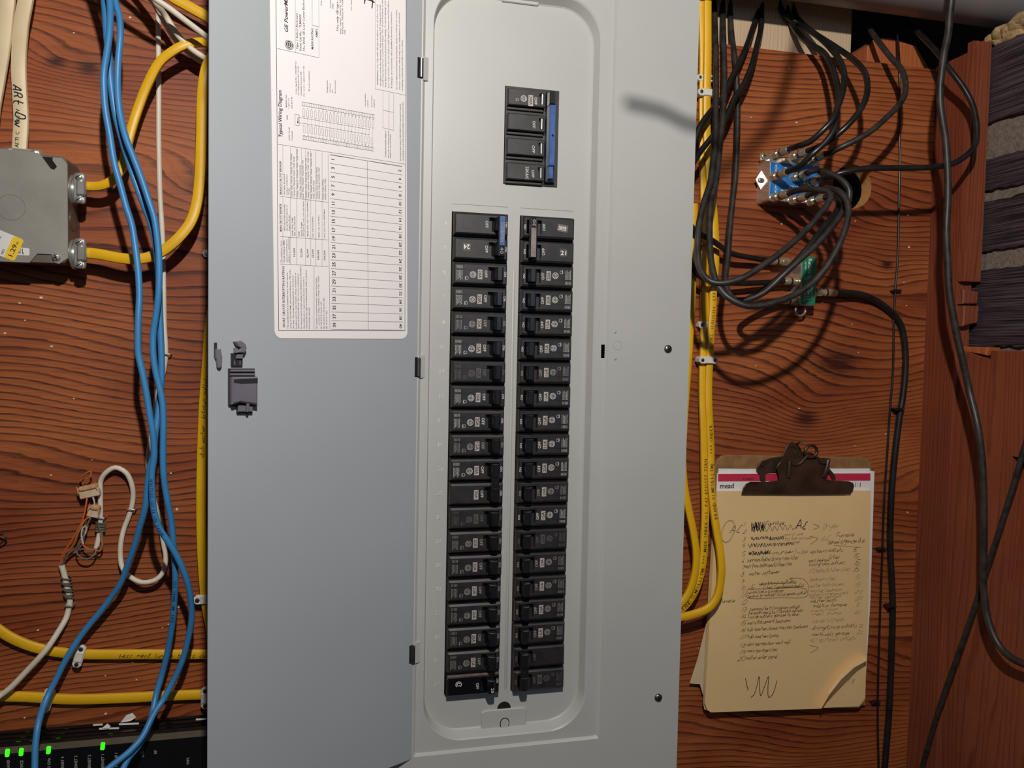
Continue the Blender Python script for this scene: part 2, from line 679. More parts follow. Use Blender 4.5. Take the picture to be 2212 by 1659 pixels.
# low board on the side wall with a square notch
Fx = Frame((662, 0, 0), (0, -1, 0), (0, 0, 1))
h0, h1 = Fx.loc(2183, 985), Fx.loc(2183, 1262)
ztop = Fx.loc(2120, 757)[1]
b = B()
b.prism(Fx, [(-41, -1000), (330, -1000), (330, ztop - 2), (8, ztop), (8, ztop - 12), (-41, ztop + 2)], -20, 0, 0.8,
        holes=[[(h0[0], h1[1]), (h0[0] + 60, h1[1]), (h0[0] + 60, h0[1]), (h0[0] + 2, h0[1])]])
tag(b.build('trim_6', STUD), 'wide red brown board low on the side wall with a square notch', kind='structure')
b = B()
b.prism(Frame((668, 0, 0), (0, -1, 0), (0, 0, 1)), [(-38, ztop - 1), (0, ztop - 6), (2, ztop + 4), (-36, ztop + 5)], -14, 4, 1)
tag(b.build('trim_7', ORANGE), 'splintered ledge of wood on top of the low board', kind='structure')


# scored clay tile side wall
def tile_mat():
    M = bpy.data.materials.new('scored_clay_tile')
    M.use_nodes = True
    nt = M.node_tree
    N, LK = nt.nodes, nt.links
    p = N['Principled BSDF']
    p.inputs['Roughness'].default_value = .6
    tc = N.new('ShaderNodeTexCoord')
    mp = N.new('ShaderNodeMapping')
    mp.inputs['Scale'].default_value = (6, 10, 640)
    LK.new(tc.outputs['Object'], mp.inputs['Vector'])
    n1 = N.new('ShaderNodeTexNoise')
    n1.inputs['Scale'].default_value = 1.0
    n1.inputs['Detail'].default_value = 3
    LK.new(mp.outputs['Vector'], n1.inputs['Vector'])
    cr = N.new('ShaderNodeValToRGB')
    cr.color_ramp.elements[0].position, cr.color_ramp.elements[0].color = .38, (*lin('1A1418'), 1)
    cr.color_ramp.elements[1].position, cr.color_ramp.elements[1].color = .68, (*lin('5C4E56'), 1)
    LK.new(n1.outputs['Fac'], cr.inputs['Fac'])
    LK.new(cr.outputs['Color'], p.inputs['Base Color'])
    bp = N.new('ShaderNodeBump')
    bp.inputs['Strength'].default_value = 1.0
    bp.inputs['Distance'].default_value = .003
    LK.new(n1.outputs['Fac'], bp.inputs['Height'])
    LK.new(bp.outputs['Normal'], p.inputs['Normal'])
    return M


TILE = tile_mat()
Fr = Frame((684, 0, 0), (0, -1, 0), (0, 0, 1))
b = B()
nx, nz = 110, 150
vs, fs = [], []
for j in range(nz + 1):
    for i in range(nx + 1):
        vs.append(Fr.p(-90 + 520 * i / nx, -500 + 752 * j / nz, -4 + rnd.uniform(-1.1, 1.0)))
for j in range(nz):
    for i in range(nx):
        k = j * (nx + 1) + i
        fs.append((k, k + 1, k + nx + 2, k + nx + 1))
b.add(vs, fs)
wr = tag(b.build('wall_right', MORTAR, smooth_=True), 'dark scored clay tile side wall with rough mortar joints', kind='structure')
ROOTLOC[wr.name] = ROOTLOC[wr.name]
courses = [(262, 100), (410, 340), (540, 430), (750, 580), (985, 800), (1225, 1000)]
for k, (yb, yt) in enumerate(courses):
    zb, zt_ = onX(2150, yb, 684)[2], onX(2150, yt, 684)[2]
    for i, (p0, p1) in enumerate(((-80, 128), (138, 345))):
        bb = B()
        m_ = 22
        top = [(p0 + (p1 - p0) * t / m_, zt_ + rnd.uniform(-2.5, 1.0) + (6 if k == 0 else 0) * 0) for t in range(m_ + 1)]
        bot = [(p0 + (p1 - p0) * t / m_, zb + rnd.uniform(-1.0, 2.5)) for t in range(m_ + 1)]
        bb.prism(Fr, bot + top[::-1], -20, rnd.uniform(1.0, 3.0), 1.0)
        bb.build('brick', TILE, wr)
# crumbs of mortar standing on the top course
b = B()
for (x, y, r_) in ((2148, 84, 10), (2168, 72, 13), (2186, 62, 12), (2205, 50, 15), (2218, 40, 14), (2130, 96, 7), (2110, 103, 6), (2160, 88, 9), (2190, 78, 12)):
    p = onX(x, y, 690)
    bm = bmesh.new()
    bmesh.ops.create_icosphere(bm, subdivisions=2, radius=r_)
    vv = [np.array(w_.co[:]) * V(1, 1.3, .75) * rnd.uniform(.8, 1.15) + p for w_ in bm.verts]
    bm.verts.index_update()
    b.add(vv, [[w_.index for w_ in q.verts] for q in bm.faces])
    bm.free()
b.build('mortar_crumbs', mat('foam_crumb', 'A98C62', .95, var=.3, scale=150, bump=1, bscale=300), wr, smooth_=True)['kind'] = 'stuff'

# grey drain pipe overhead with a coupling
b = B()
c0, c1 = V(330, 58, 349), V(800, 58, 349)
b.lathe(V(-420, 45, 343), (1, 0, 0), [(0, 40), (0, 57), (1310, 57), (1310, 40)], 48)
pr = thing('drain_pipe', 'grey plastic drain pipe running above the coax cables', 'pipe', (560, 58, 290))
b.build('pipe_run', GREYPIPE, pr, True)
b = B().lathe(V(60, 45, 343), (1, 0, 0), [(0, 57), (0, 61), (3, 63), (60, 63), (63, 61), (63, 57)], 48)
b.build('coupling', GREYPIPE, pr, True)

# ================================================================== LOAD CENTRE (breaker panel)
PAINT = mat('panel_grey_paint', 'B3B3AF', .42, var=.03, scale=8, bump=.06, bscale=900, spec=.45)
PAINT2 = mat('door_grey_paint', 'A3A7AC', .5, var=.03, scale=6, bump=.05, bscale=900, spec=.4)
STEEL = mat('zinc_steel', 'C8C6C0', .3, .75, var=.12, scale=60)
STEELD = mat('dull_steel', '7C7A76', .38, 1.0, var=.2, scale=40)
BLACKHOLE = mat('dark_gap', '0C0C0C', .9, var=0)
LATCH = mat('latch_plastic', '6E6A72', .4, var=.05)
LATCHD = mat('latch_plastic_dark', '2C2A2E', .4, var=.05)
PAPER = mat('label_paper', 'EFE9E8', .5, var=.02, scale=10)
INK = mat('print_ink', '2E2A2C', .6, var=0)
INKG = mat('print_ink_fine', '5A5658', .6, var=0)

panel = thing('load_center', 'open grey metal breaker panel mounted on the plywood', 'breaker panel', (65, WALL, -640))
FF = wallF(0)      # flange heights below are +c towards the viewer
YD, YS, YF = -3.0, 8.0, 11.0
b = B()
FL = (-133, -640, 262.4, 270)
seat_o = rrect(-34, -564.5, 169, 254, 2, 2)
seat_i = rrect(-31.5, -562, 166.5, 251.5, 2, 2)
tub_o = rrect(-23.5, -553, 154, 226, 42, 12)
tub_m = rrect(-22.8, -551.6, 152.4, 224.6, 41.0, 12)
tub_i = rrect(-21.8, -546.5, 148.5, 219.5, 38, 12)
outer = [(FL[0], FL[1]), (FL[2], FL[1]), (FL[2], FL[3]), (FL[0], FL[3])]


def strip(b, la, za, lb, zb):
    n = len(la)
    b.add([FF.p(*p, za) for p in la] + [FF.p(*p, zb) for p in lb], [(i, (i + 1) % n, n + (i + 1) % n, n + i) for i in range(n)])


slot = [(161.5, -148), (165.5, -148), (165.5, -133.5), (161.5, -133.5)]
v, f = cap2d(outer, [seat_o])
b.add([FF.p(*p, YF) for p in v], f)
strip(b, seat_o, YF, seat_i, YS)
v, f = cap2d(seat_i, [tub_o, slot])
b.add([FF.p(*p, YS) for p in v], f)
strip(b, tub_o, YS, tub_m, YS - 1.2)
strip(b, tub_m, YS - 1.2, tub_i, YD + 1)
tub_f = rrect(-21.2, -545.0, 147.0, 218, 36.5, 12)
strip(b, tub_i, YD + 1, tub_f, YD)
MAINC = [(53, 31.5), (111.5, 31.5), (111.5, 132.5), (53, 132.5)]
LC = [(-.5, -509), (58.6, -509), (58.6, 8), (-.5, 8)]
RC = [(71.6, -509), (130, -509), (130, 8), (71.6, 8)]
holes = [MAINC, LC, RC]
v, f = cap2d(tub_f, holes)
b.add([FF.p(*p, YD) for p in v], f)
for h in holes:
    n = len(h)
    b.add([FF.p(*p, YD) for p in h] + [FF.p(*p, YD - 6) for p in h], [(i, n + i, n + (i + 1) % n, (i + 1) % n) for i in range(n)])
# folded rim of the cover
b.add([FF.p(*p, YF) for p in outer] + [FF.p(*p, YF - 12) for p in outer], [(i, 4 + i, 4 + (i + 1) % 4, (i + 1) % 4) for i in range(4)])
b.build('cover', PAINT, panel, True, angle=25)
# filler plates above the two columns
b = B()
b.rect(FF, -.5, .3, 58.6, 8.2, YD - .5).rect(FF, 71.6, .3, 130, 8.2, YD - .5)
b.build('filler_plate', PAINT, panel)
b = B()
for h in (MAINC, LC, RC, slot):
    b.rect(FF, h[0][0] - 1, h[0][1] - 1, h[2][0] + 1, h[2][1] + 1, YD - 22)
b.build('interior', BLACKHOLE, panel)
b = B()
for p0_, p1_ in (((-116, -6, -622), (-114.5, WALL - .2, 262)), ((242.5, -6, -622), (244, WALL - .2, 262)), ((-116, -6, -622), (244, WALL - .2, -620.5)), ((-116, -6, 260.5), (244, WALL - .2, 262)), ((-116, WALL - 1.7, -622), (244, WALL - .2, 262))):
    b.box(p0_, p1_)
b.build('enclosure', PAINT, panel)
# slot numbers beside the left column, their embossed glint painted as a paler tone
b = B()
for k in range(20):
    z = -25.4 * (k + .5)
    b.text(FF.at(-6, z, 0, 0), str(2 * k + 1), 0, -2, 4.2, align='r', z=YD + .35, res=3)
b.build('slot_numbers', mat('emboss_glint', 'CFCDC8', .35, var=.25, scale=300), panel)
# raised rib between the columns, spring tabs
b = B()
b.lathe(FF.p(66.2, -55, YD - 1.2), (0, 0, -1), [(0, .2), (4, 2.2), (450, 2.2), (458, .2)], 12)
b.build('centre_rib', PAINT, panel, True)


def screw(parent, F, x, y, z, r=4.6, mt=None, slotang=30, name='screw'):
    b = B()
    b.mi(0).lathe(F.p(x, y, z - .2), F.c, [(0, r), (.6, r), (1.8, r * .8), (2.4, r * .45), (2.5, .1)], 20)
    b.mi(1)
    for a in (slotang, slotang + 90):
        G = F.at(x, y, z, a)
        b.prism(G, [(-r * .62, -r * .1), (r * .62, -r * .1), (r * .62, r * .1), (-r * .62, r * .1)], 1.2, 2.56)
    return b.build(name, [mt or STEEL, BLACKHOLE], parent, True)


for (x, y) in ((1443, 754), (1422, 1507)):
    l = FF.loc(x, y, YF)
    screw(panel, FF, l[0], l[1], YF, 4.6, STEELD)
# knock-out ring and dimples on the flange
b = B()
l = FF.loc(1334, 746, YF)
ring = circle(l[0], l[1], 5.0, 28)
rin = circle(l[0], l[1], 4.6, 28)
b.add([FF.p(*p, YF + .18) for p in ring] + [FF.p(*p, YF + .18) for p in rin], [(i, (i + 1) % 28, 28 + (i + 1) % 28, 28 + i) for i in range(28)])
for yy in (717, 775):
    l2 = FF.loc(1329, yy, YF)
    b.lathe(FF.p(l2[0], l2[1], YF - .3), FF.c, [(0, 1.7), (.6, 1.6), (.9, .8), (.95, .1)], 14)
b.build('knockout', mat('worn_paint', '9DA09C', .4, var=.05), panel)
# bottom and top retaining tabs with their clips
for s_, (z0, z1) in ((1, (-553, -530)), (-1, (228, 221))):
    b = B()
    b.prism(FF, ([(40, z0 + 4), (90, z0 + 4), (90, z1), (86, z1 + 2), (44, z1 + 2), (40, z1)] if s_ > 0 else [(48, z1 - 4), (86, z1 - 4), (88, z1), (88, z0), (46, z0), (46, z1)]), YD - .5, YD + 2.2, .8)
    b.build('retaining_tab', PAINT, panel)
b = B()
b.prism(FF, circle(65, -528, 7.5, 24), YD - .4, YD + .15)
b.build('tab_hole', BLACKHOLE, panel)
b = B()
l = FF.loc(1090, 1561, YD + 2)
b.prism(FF.at(l[0], l[1] - 1), rrect(-4.2, -5.5, 4.2, 5.5, 4, 6), YD + 2, YD + 3.0)
b.mi(1).prism(FF.at(l[0], l[1] - 1), rrect(-5, -6.4, 5, 6.4, 4.6, 6), YD + 2, YD + 2.4)
b.build('tab_clip', [PAINT, BLACKHOLE], panel)

# ---- the door, swung open to the left
A27 = math.radians(27)
HN = onY(905, 800, -10.0)
FD = Frame((HN[0], HN[1], 0), (math.cos(A27), math.sin(A27), 0), (0, 0, 1))
DZ0, DZ1 = -566.5, 254
b = B()
b.prism(FD, [(-209.2, DZ0), (0, DZ0), (0, DZ1), (-209.2, DZ1)], -1.6, 0, .4)
b.prism(FD, [(-203.6, DZ0), (-202, DZ0), (-202, DZ1), (-203.6, DZ1)], -11, -1.5)
b.prism(FD, [(-202, DZ0), (-2, DZ0), (-2, DZ0 + 1.6), (-202, DZ0 + 1.6)], -11, -1.5)
door = b.build('door', PAINT2, panel)
for (x, y, hh) in ((908, 147, 20), (902, 793, 20), (890, 1413, 19)):
    b = B()
    lx, lz = FD.loc(x, y)
    b.mi(1).rect(FD, lx - 3.5, lz - hh / 2, lx + 3.0, lz + hh / 2, .25)
    b.mi(0).lathe(FD.p(lx + .6, lz - hh / 2 + .8, 1.0), (0, 0, 1), [(0, 2.2), (hh - 1.6, 2.2)], 14)
    b.mi(2).prism(FD, [(lx + 2.4, lz - hh / 2 - 1), (lx + 9, lz - hh / 2 - 1), (lx + 9, lz + hh / 2 + 2), (lx + 2.4, lz + hh / 2 + 2)], -.5, 1.2, .3)
    b.build('hinge', [STEELD, BLACKHOLE, PAINT], panel, True)


def dpoly(pts):
    q = [FD.loc(x, y) for x, y in pts]
    ar = sum(q[i][0] * q[(i + 1) % len(q)][1] - q[(i + 1) % len(q)][0] * q[i][1] for i in range(len(q)))
    return q if ar > 0 else q[::-1]


# latch hardware
b = B()
b.mi(1).prism(FD, dpoly([(492, 796), (548, 796), (548, 812), (551, 814), (551, 876), (542, 878), (542, 893), (510, 893), (510, 878), (492, 876)]), 0, 2.5)
b.mi(0).prism(FD, dpoly([(494, 798), (546, 798), (546, 803), (494, 803)]), 2.5, 5, .5)
b.prism(FD, dpoly([(493, 806), (546, 806), (546, 811), (493, 811)]), 2.5, 6, .5)
b.prism(FD, dpoly([(494, 813), (549, 813), (549, 874), (512, 868), (494, 873)]), 2.5, 9, 1.6)
b.prism(FD, dpoly([(511, 875), (542, 875), (542, 889), (511, 889)]), 2.4, 4.5, .6)
b.prism(FD, dpoly([(526, 868), (533, 868), (530, 889), (526, 889)]), 4.4, 7.5, .5)
b.mi(1).prism(FD, dpoly([(497, 819), (512, 817), (548, 816), (548, 827), (512, 828), (497, 826)]), 8.9, 9.15)
b.build('latch_body', [LATCH, LATCHD], door)
b = B()
b.mi(0).prism(FD, dpoly([(502, 738), (516, 736), (525, 744), (527, 752), (522, 762), (504, 762), (515, 752), (509, 748)]), 1.0, 7, .8)
b.mi(1).prism(FD, dpoly([(498, 763), (523, 763), (522, 791), (498, 791)]), 0, 2.4, .4)
b.mi(0).prism(FD, dpoly([(507, 764), (521, 764), (521, 775), (507, 775)]), 2.2, 4.4, .5)
b.prism(FD, dpoly([(504, 752), (515, 752), (511, 762), (504, 762)]), .2, 2.4, .3)
b.mi(0).prism(FD, dpoly([(505, 779), (506, 788), (503, 788), (503, 779)]), 2.3, 2.8).prism(FD, dpoly([(515, 779), (517, 779), (517, 788), (515, 788)]), 2.3, 2.8)
b.build('latch_hook', [LATCH, LATCHD], door)
b = B()
b.mi(1).prism(FD, dpoly([(462, 740), (468, 740), (468, 776), (464, 776), (462, 773)]), 0, 1.0)
b.mi(0).prism(FD, dpoly([(463, 754), (474, 754), (477, 772), (476, 790), (472, 796), (467, 794), (465, 776), (463, 775)]), .6, 4.0, .7)
b.build('catch_blade', [LATCH, LATCHD], door)

# ---- directory label on the inside of the door
lo = FD.loc(593, 731)
FLb = FD.at(lo[0], lo[1], .25, 1.2)
FU = Frame(FLb.o, FLb.b, -FLb.a)      # print that reads upwards
FN = Frame(FLb.o, -FLb.b, FLb.a)      # print that reads downwards
b = B()
wl = FLb.loc(880, 731)[0]
b.prism(FLb, [p for p in rrect(0, 0, wl, 352, 7, 6)], -.2, .15)
b.build('directory_label', PAPER, door)


def pl(bd, pts, w=.28, F=FLb):
    q = [F.loc(x, y) for x, y in pts]
    for p0, p1 in zip(q, q[1:]):
        bd.ink(F, [[p0, ((p0[0] + p1[0]) / 2, (p0[1] + p1[1]) / 2), p1]], w, z=.3)


def up(bd, st, x, y0, y1, h, z=.3, res=1, shear=0.0):
    p0, p1 = FU.loc(x, y0), FU.loc(x, y1)
    bd.text(FU, st, p0[0], p0[1], h, w=abs(p1[0] - p0[0]), z=z, res=res, shear=shear)


def monogram(bd, F, x, y, r, z=.3, w=None):
    """ringed script monogram: a ring and four curls"""
    w = w or r * .16
    lines = [[(x + r * math.cos(a), y + r * math.sin(a)) for a in np.linspace(0, 2 * math.pi, 25)]]
    for k in range(4):
        t = math.pi / 4 + k * math.pi / 2
        cx, cy, rr = x + r * .45 * math.cos(t), y + r * .45 * math.sin(t), r * .28
        lines.append([(cx + rr * math.cos(t + q), cy + rr * math.sin(t + q)) for q in np.linspace(-2.4, 2.1, 12)])
    lines.append([(x - r * .3, y), (x - r * .05, y + r * .06), (x + r * .05, y - r * .06), (x + r * .3, y)])
    bd.ink(F, lines, w, z)


b = B()
up(b, 'GE PowerMark Gold', 622, 71, -46, 3.3, res=2, shear=.2)
up(b, 'Typical Wiring Diagram', 609, 297, 196, 3.2, res=2)
up(b, 'Type 1 Indoor Enclosure', 643.8, 107, 29, 1.9)
up(b, 'Front Cat No.:  TLM4020', 651, 110, 32, 1.9)
up(b, 'Use With GE Load Center Enclosure', 658.4, 110.7, -9, 1.9)
up(b, 'MAIN RATING:', 676.8, 107, 60.7, 2.0)
up(b, 'AMPS', 686, 82, 63, 2.0)
up(b, 'Use only GE type breakers', 731, 67, -30, 2.2)
up(b, 'SHORT CIRCUIT INTERRUPTING RATINGS', 615.7, 707.5, 575, 2.2)
up(b, 'MAIN CIRCUIT BREAKER', 608.4, 500, 440, 1.8)
up(b, 'BRANCH CIRCUIT BREAKER', 608.4, 420, 348, 1.8)
for x, s_, y0, y1 in ((637.6, '10,000', 554, 536), (653, '22,000', 556, 537), (666.4, '42,000', 557, 538), (677.8, '65,000', 557, 539),
                      (689.4, '100,000', 561, 540), (703, '100,000', 562, 541)):
    up(b, s_, x, y0, y1, 1.9)
# directory grid: twenty rows
g0, g1 = FLb.loc(790, 347), FLb.loc(790, 712)
gx0, gx1 = FLb.loc(713.7, 500)[0], FLb.loc(869, 500)[0]
gm = FLb.loc(794, 500)[0]
rows = [g0[1] + (g1[1] - g0[1]) * k / 20 for k in range(21)]
for r_ in rows:
    b.ink(FLb, [[(gx0, r_), (gm, r_), (gx1, r_)]], .24, z=.3)
for gx in (gm, FLb.loc(710, 500)[0]):
    b.ink(FLb, [[(gx, rows[0]), (gx, rows[10]), (gx, rows[20])]], .28, z=.3)
for k in range(20):
    zc = (rows[k] + rows[k + 1]) / 2
    xl = FLb.loc(723.5, 500)[0]
    b.text(Frame(FLb.p(xl, zc), FLb.b, -FLb.a), str(2 * k + 1), 0, 0, 3.2, align='c', z=.3)
    xr = FLb.loc(861.5, 500)[0]
    b.text(Frame(FLb.p(xr, zc), -FLb.b, FLb.a), str(2 * k + 2), 0, 0, 3.0, align='c', z=.3)
# borders and boxes
pl(b, [(596, 0), (601.5, 714)], .45)
pl(b, [(601.5, 714), (874.4, 714.5)], .45)
pl(b, [(877, 0), (874.4, 714.5)], .45)
for pts in ([(597.7, 104.5), (689, 125), (688.4, 0)], [(637.6, 112), (637.6, 0)], [(673.8, 0), (673.8, 55), (688, 58)], [(810.6, 0), (810.6, 192), (876, 206)],
            [(599, 311.5), (875, 354.5)], [(713.7, 335), (869, 359)], [(605, 511), (709, 518.4)], [(605, 570), (709, 576)], [(604, 424), (708, 437)],
            [(827, 198), (827, 276)], [(840, 200), (840, 279)], [(850, 203), (850, 282)], [(827, 238), (850, 243)], [(827, 276), (850, 282)], [(678, 576), (678, 712)],
            [(610.7, 315), (610.7, 572)], [(627.3, 318), (627.3, 572)], [(641, 320), (641, 573)], [(659.5, 323), (659.5, 574)], [(670.7, 325), (670.7, 574)],
            [(682, 327), (682, 575)], [(695.6, 329), (695.6, 575)], [(651, 320), (651, 425)]):
    pl(b, pts, .22)
# wiring diagram: two neutral bars, breakers, two buses
d0, d1 = FLb.loc(653, 297), FLb.loc(807, 323)
e0, e1 = FLb.loc(651.5, 224), FLb.loc(809, 252)
for p0, p1 in ((d0, d1), (e0, e1)):
    for off in (-1.6, 1.6):
        b.ink(FLb, [[(p0[0], p0[1] + off), ((p0[0] + p1[0]) / 2, (p0[1] + p1[1]) / 2 + off), (p1[0], p1[1] + off)]], .25, z=.3)
    for k in range(44):
        t = (k + .5) / 44
        x_, y_ = p0[0] + (p1[0] - p0[0]) * t, p0[1] + (p1[1] - p0[1]) * t
        b.ink(FLb, [[(x_, y_ - 1.5), (x_, y_), (x_, y_ + 1.5)]], .2, z=.3)
for k in range(20):
    t = (k + .5) / 20
    lx, lz = d0[0] + (d1[0] - d0[0]) * t, d0[1] + (d1[1] - d0[1]) * t
    rx, rz = e0[0] + (e1[0] - e0[0]) * t, e0[1] + (e1[1] - e0[1]) * t
    for (xx, za, zb_) in ((lx, lz + 4.6, lz + 11), (rx, rz - 11, rz - 4.6)):
        b.ink(FLb, [[(xx - .9, za), (xx + .9, za), (xx + .9, zb_), (xx - .9, zb_), (xx - .9, za)]], .2, z=.3)
    b.ink(FLb, [[(lx, lz + 11), ((lx + rx) / 2, (lz + rz) / 2), (rx, rz - 11)]], .16, z=.3)
    b.text(Frame(FLb.p(lx + .6, lz + 2.2), FLb.b, -FLb.a), str(2 * k + 1), 0, 0, 1.1, z=.3, res=1)
    b.text(Frame(FLb.p(rx + .6, rz - 3.9), FLb.b, -FLb.a), str(2 * k + 2), 0, 0, 1.1, z=.3, res=1)
for t_ in (.42, .58):
    b.ink(FLb, [[(d0[0] - 4 + (d1[0] - d0[0]) * s_, (d0[1] + (d1[1] - d0[1]) * s_) * (1 - t_) + (e0[1] + (e1[1] - e0[1]) * s_) * t_) for s_ in (0, .5, 1)]], .2, z=.3)
pl(b, [(637, 247), (646, 248.5), (646, 272), (637, 270.5), (637, 247)], .22)
up(b, 'Main', 644.5, 266, 254, 1.4)
q = FLb.loc(624.6, 97)
b.mi(0).add([FLb.p(q[0] + 4.1 * math.cos(a), q[1] + 4.1 * math.sin(a), .3) for a in np.linspace(0, 2 * math.pi, 29)[:-1]], [range(28)])
b.mi(1)
monogram(b, Frame(FLb.o, FLb.b, -FLb.a), *FU.loc(624.6, 97), 3.5, z=.38, w=.5)
b.mi(0)
q = FU.loc(797, 9)
b.ink(FU, [smooth([(q[0] - 1, q[1] + 5), (q[0] + 3, q[1] + 4), (q[0] + 4, q[1] - 3)], 1), smooth([(q[0] - 3, q[1] - 3), (q[0] + 6, q[1] - 4)], 1),
           smooth([(q[0] + 5, q[1] + 5), (q[0] + 3, q[1] - 6)], 1)], 1.1, z=.34)
b.build('label_printing', [INK, PAPER], door)

b = B()
FINE = [
    (619.7, 'MAIN LUGS', 232, 205), (625, '1-250 Cu', 234, 212), (631.5, '2/0-250 Al', 235, 210), (640.7, 'Order lug kit No. 10068241G1', 204, 134),
    (646, 'for additional 6-2/0 Cu-Al', 206, 144.5), (651.5, 'terminals (one per kit).', 207, 154), (657.6, 'For service equipment only', 208, 143),
    (668.8, '40 poles maximum', 198, 154), (708, 'Equipment', 200, 174), (714, 'Ground', 200.6, 182), (719, 'See', 201, 193), (725, 'Accessories', 202.6, 174),
    (816.7, 'WARNING: Use only with GE type breakers, use of other circuit', 184, 10), (823, 'breakers voids the warranty, may void the UL Listing and could', 185, 11),
    (828, 'result in property loss or personal injury. The circuit breakers in the', 187, 0), (834, 'box have been selected to protect the wiring. To avoid damage and', 188, 3),
    (840.5, 'loss of protection, do not replace with higher Ampere rated breakers.', 190, 1.5), (847, 'If changes are necessary call a qualified electrical contractor.', 190.6, 25),
    (858, 'Do not allow petroleum based paint, spray or solvents to contact', 193, 22), (864, 'interior components which may cause degradation of electrical', 194, 29),
    (870, 'insulating materials and affect user safety.', 196, 86), (621.5, 'LINE', 259, 249), (626, '6-2/0 Cu-Al', 303, 276), (632, 'Terminal', 304, 284),
    (608.7, 'The maximum short', 567, 520), (615, 'circuit rating in RMS', 567, 519), (620.7, 'symmetrical Amperes', 567, 517), (626, '240VAC or 120/240VAC', 568, 513),
    (623, 'This panelboard has a maximum short circuit current', 710, 589), (629, 'rating of 100,000 RMS symmetrical Amperes, 240 volts', 710, 583),
    (635, 'AC max. The actual rating depends on the branch', 710, 595), (640.7, 'breakers and the main breaker, if any, included in or', 710, 589),
    (646, 'ahead of this panelboard. The correct combinations', 710, 591), (652, 'for various short circuit ratings are tabulated on this label.', 710, 575),
    (658, 'Any additional or replacement breaker must be a', 710, 598), (663.5, 'General Electric type as indicated with equal or greater', 710, 583),
    (669, 'interrupting capacity.', 711, 664), (685, '(1) Suitable as branch breaker when bused main', 710.6, 600), (690, 'provided is: THQL, THHQL, THQB, TQD, THQD', 702, 596),
    (695, '(2) 100-200 A, 2-pole only', 710.6, 652), (701, '(3) 125-225 A, 2 & 3-pole only', 710.6, 643.7), (706.5, '(4) 15-30 A, only', 710.6, 672),
    (631.5, 'THQP, THQL, THQLGF, THQLAF, TQD, THHQL,', 425, 331), (637, 'THHQLGF, THHQLAF, THQD, TXQB, TXQD', 425, 338), (644, 'THHQL, THHQLGF, THHQLAF, THDB, TXQB, TXQD', 427, 322),
    (650, 'THQP, THQL, THQLAF, THQLGF(4)', 428, 357), (656, 'THQP, THQL, THQLAF, THQLGF(4), TQD', 430, 346), (662.7, 'THQP(1), THQL, THQLGF(4), THQLAF, TQD', 429, 341),
    (667.6, 'THHQL, THHQLGF, THHQLAF, THQD, TXQB, TXQD', 429, 327), (674, 'THQL, THQLAF, THQLGF, THHQL, THHQLAF, TQD,', 430, 330), (679, 'THQD, TXQB, TXQD', 430, 390),
    (686, 'THQP(1), THQL, THQLGF(4), THHQL,', 430, 360), (690.7, 'THHQLGF, TXQD(3), THQD(3), TXQD', 431, 362), (699, 'THQP(1), THQL, THHQL,', 432, 387.5), (704, 'TQD(3), THQD(3), TXQD', 432, 386),
    (615.7, 'And when the branch', 420.6, 376), (621, 'breakers installed are', 421, 377), (625, 'GE type', 421, 406), (616, 'When the breaker protecting', 499, 442),
    (621, 'this panelboard, separate or', 499, 443), (626, 'integral is GE type', 499, 464), (633, 'NONE, THQL, TQMV', 510, 470), (638, 'SKN, SGD, SGN, SKN', 510, 468), (647, 'NONE', 511, 500),
    (653, 'TJHHQL, THQMV', 511, 480), (657.5, 'SKH (200-A.), SGD, SGP (125-400A.)', 511, 434), (666, 'TMQB, 400A, Class T Fuse (400A Max.)', 512, 434),
    (677, 'SGD, SGH (125-400A.)', 513, 468), (690, 'TMQD, SGL, (125-400A.)', 514, 466), (702, '200 A Class T Fuse (400A Max)', 515, 452),
    (834, 'Combined nominal rating of', 341, 283), (840, 'two pole on current circuit', 342, 283), (844.5, 'shall not exceed 200A.', 342, 289),
    (866, 'See instruction sheet DEH-40207 for removal of neutral', 348, 225), (871.5, 'screw jumper to provide optional isolating of neutral and ground.', 347, 221),
    (736.8, 'THQL, THHQLF, THHQLGF, THHQL,', 74.5, -10), (741.4, 'THHQLAF, THHQLGF, TXQB, THQB,', 74.5, -20), (746, 'TXQB', 75, 65),
    (695, 'Panelboard', 12, -30), (715, 'Suitable', 18, -14), (720, 'THQLR', 20, 8), (760, 'For maximum', 22, -14), (790, 'Ground when', 230, 203), (795, 'required.', 232, 216), (804, 'Bond when', 231, 207), (809, 'required', 233, 216)]
for x, s_, y0, y1 in FINE:
    up(b, s_, x, y0, y1, 1.25 if x < 810 else 1.45)
b.build('fine_printing', INKG, door)

# ================================================================== CIRCUIT BREAKERS
def dusty(name, base, dust, amt=.5, rough=.45):
    return mat(name, base, rough, col2=dust, var=.1, scale=70, detail=6, bump=.05, bscale=700, spec=.5)


BODY = dusty('breaker_black', '1F1E1F', '312D2C')
BODY2 = dusty('breaker_black_face', '222123', '302C2C')
HAND = mat('handle_black', '17181B', .28, var=.15, scale=60, spec=.6)
HEND = mat('handle_end_grey', '5C5A5A', .7, var=.2, scale=300)  # paler grey laid on both ends of each handle
BRIGHT = mat('marking_white', 'C9C6C2', .6, var=.15, scale=500)
FADED = mat('marking_faded', '5E5C5A', .6, var=.25, scale=400)
MID = mat('marking_grey', '94918E', .6, var=.2, scale=400)
TAGC = mat('rating_patch', 'B9AEA6', .6, var=.15, scale=200)
TAGF = mat('rating_patch_faded', '595654', .6, var=.25, scale=200)
BLUETIE = mat('blue_handle_tie', '3A5C96', .35, var=.2, scale=150)
GREYTIE = mat('grey_handle_tie', '7E746C', .45, var=.2, scale=150)
BF = Frame((0, 0, 0), (1, 0, 0), (0, 0, 1))       # local breaker frame, c = towards viewer
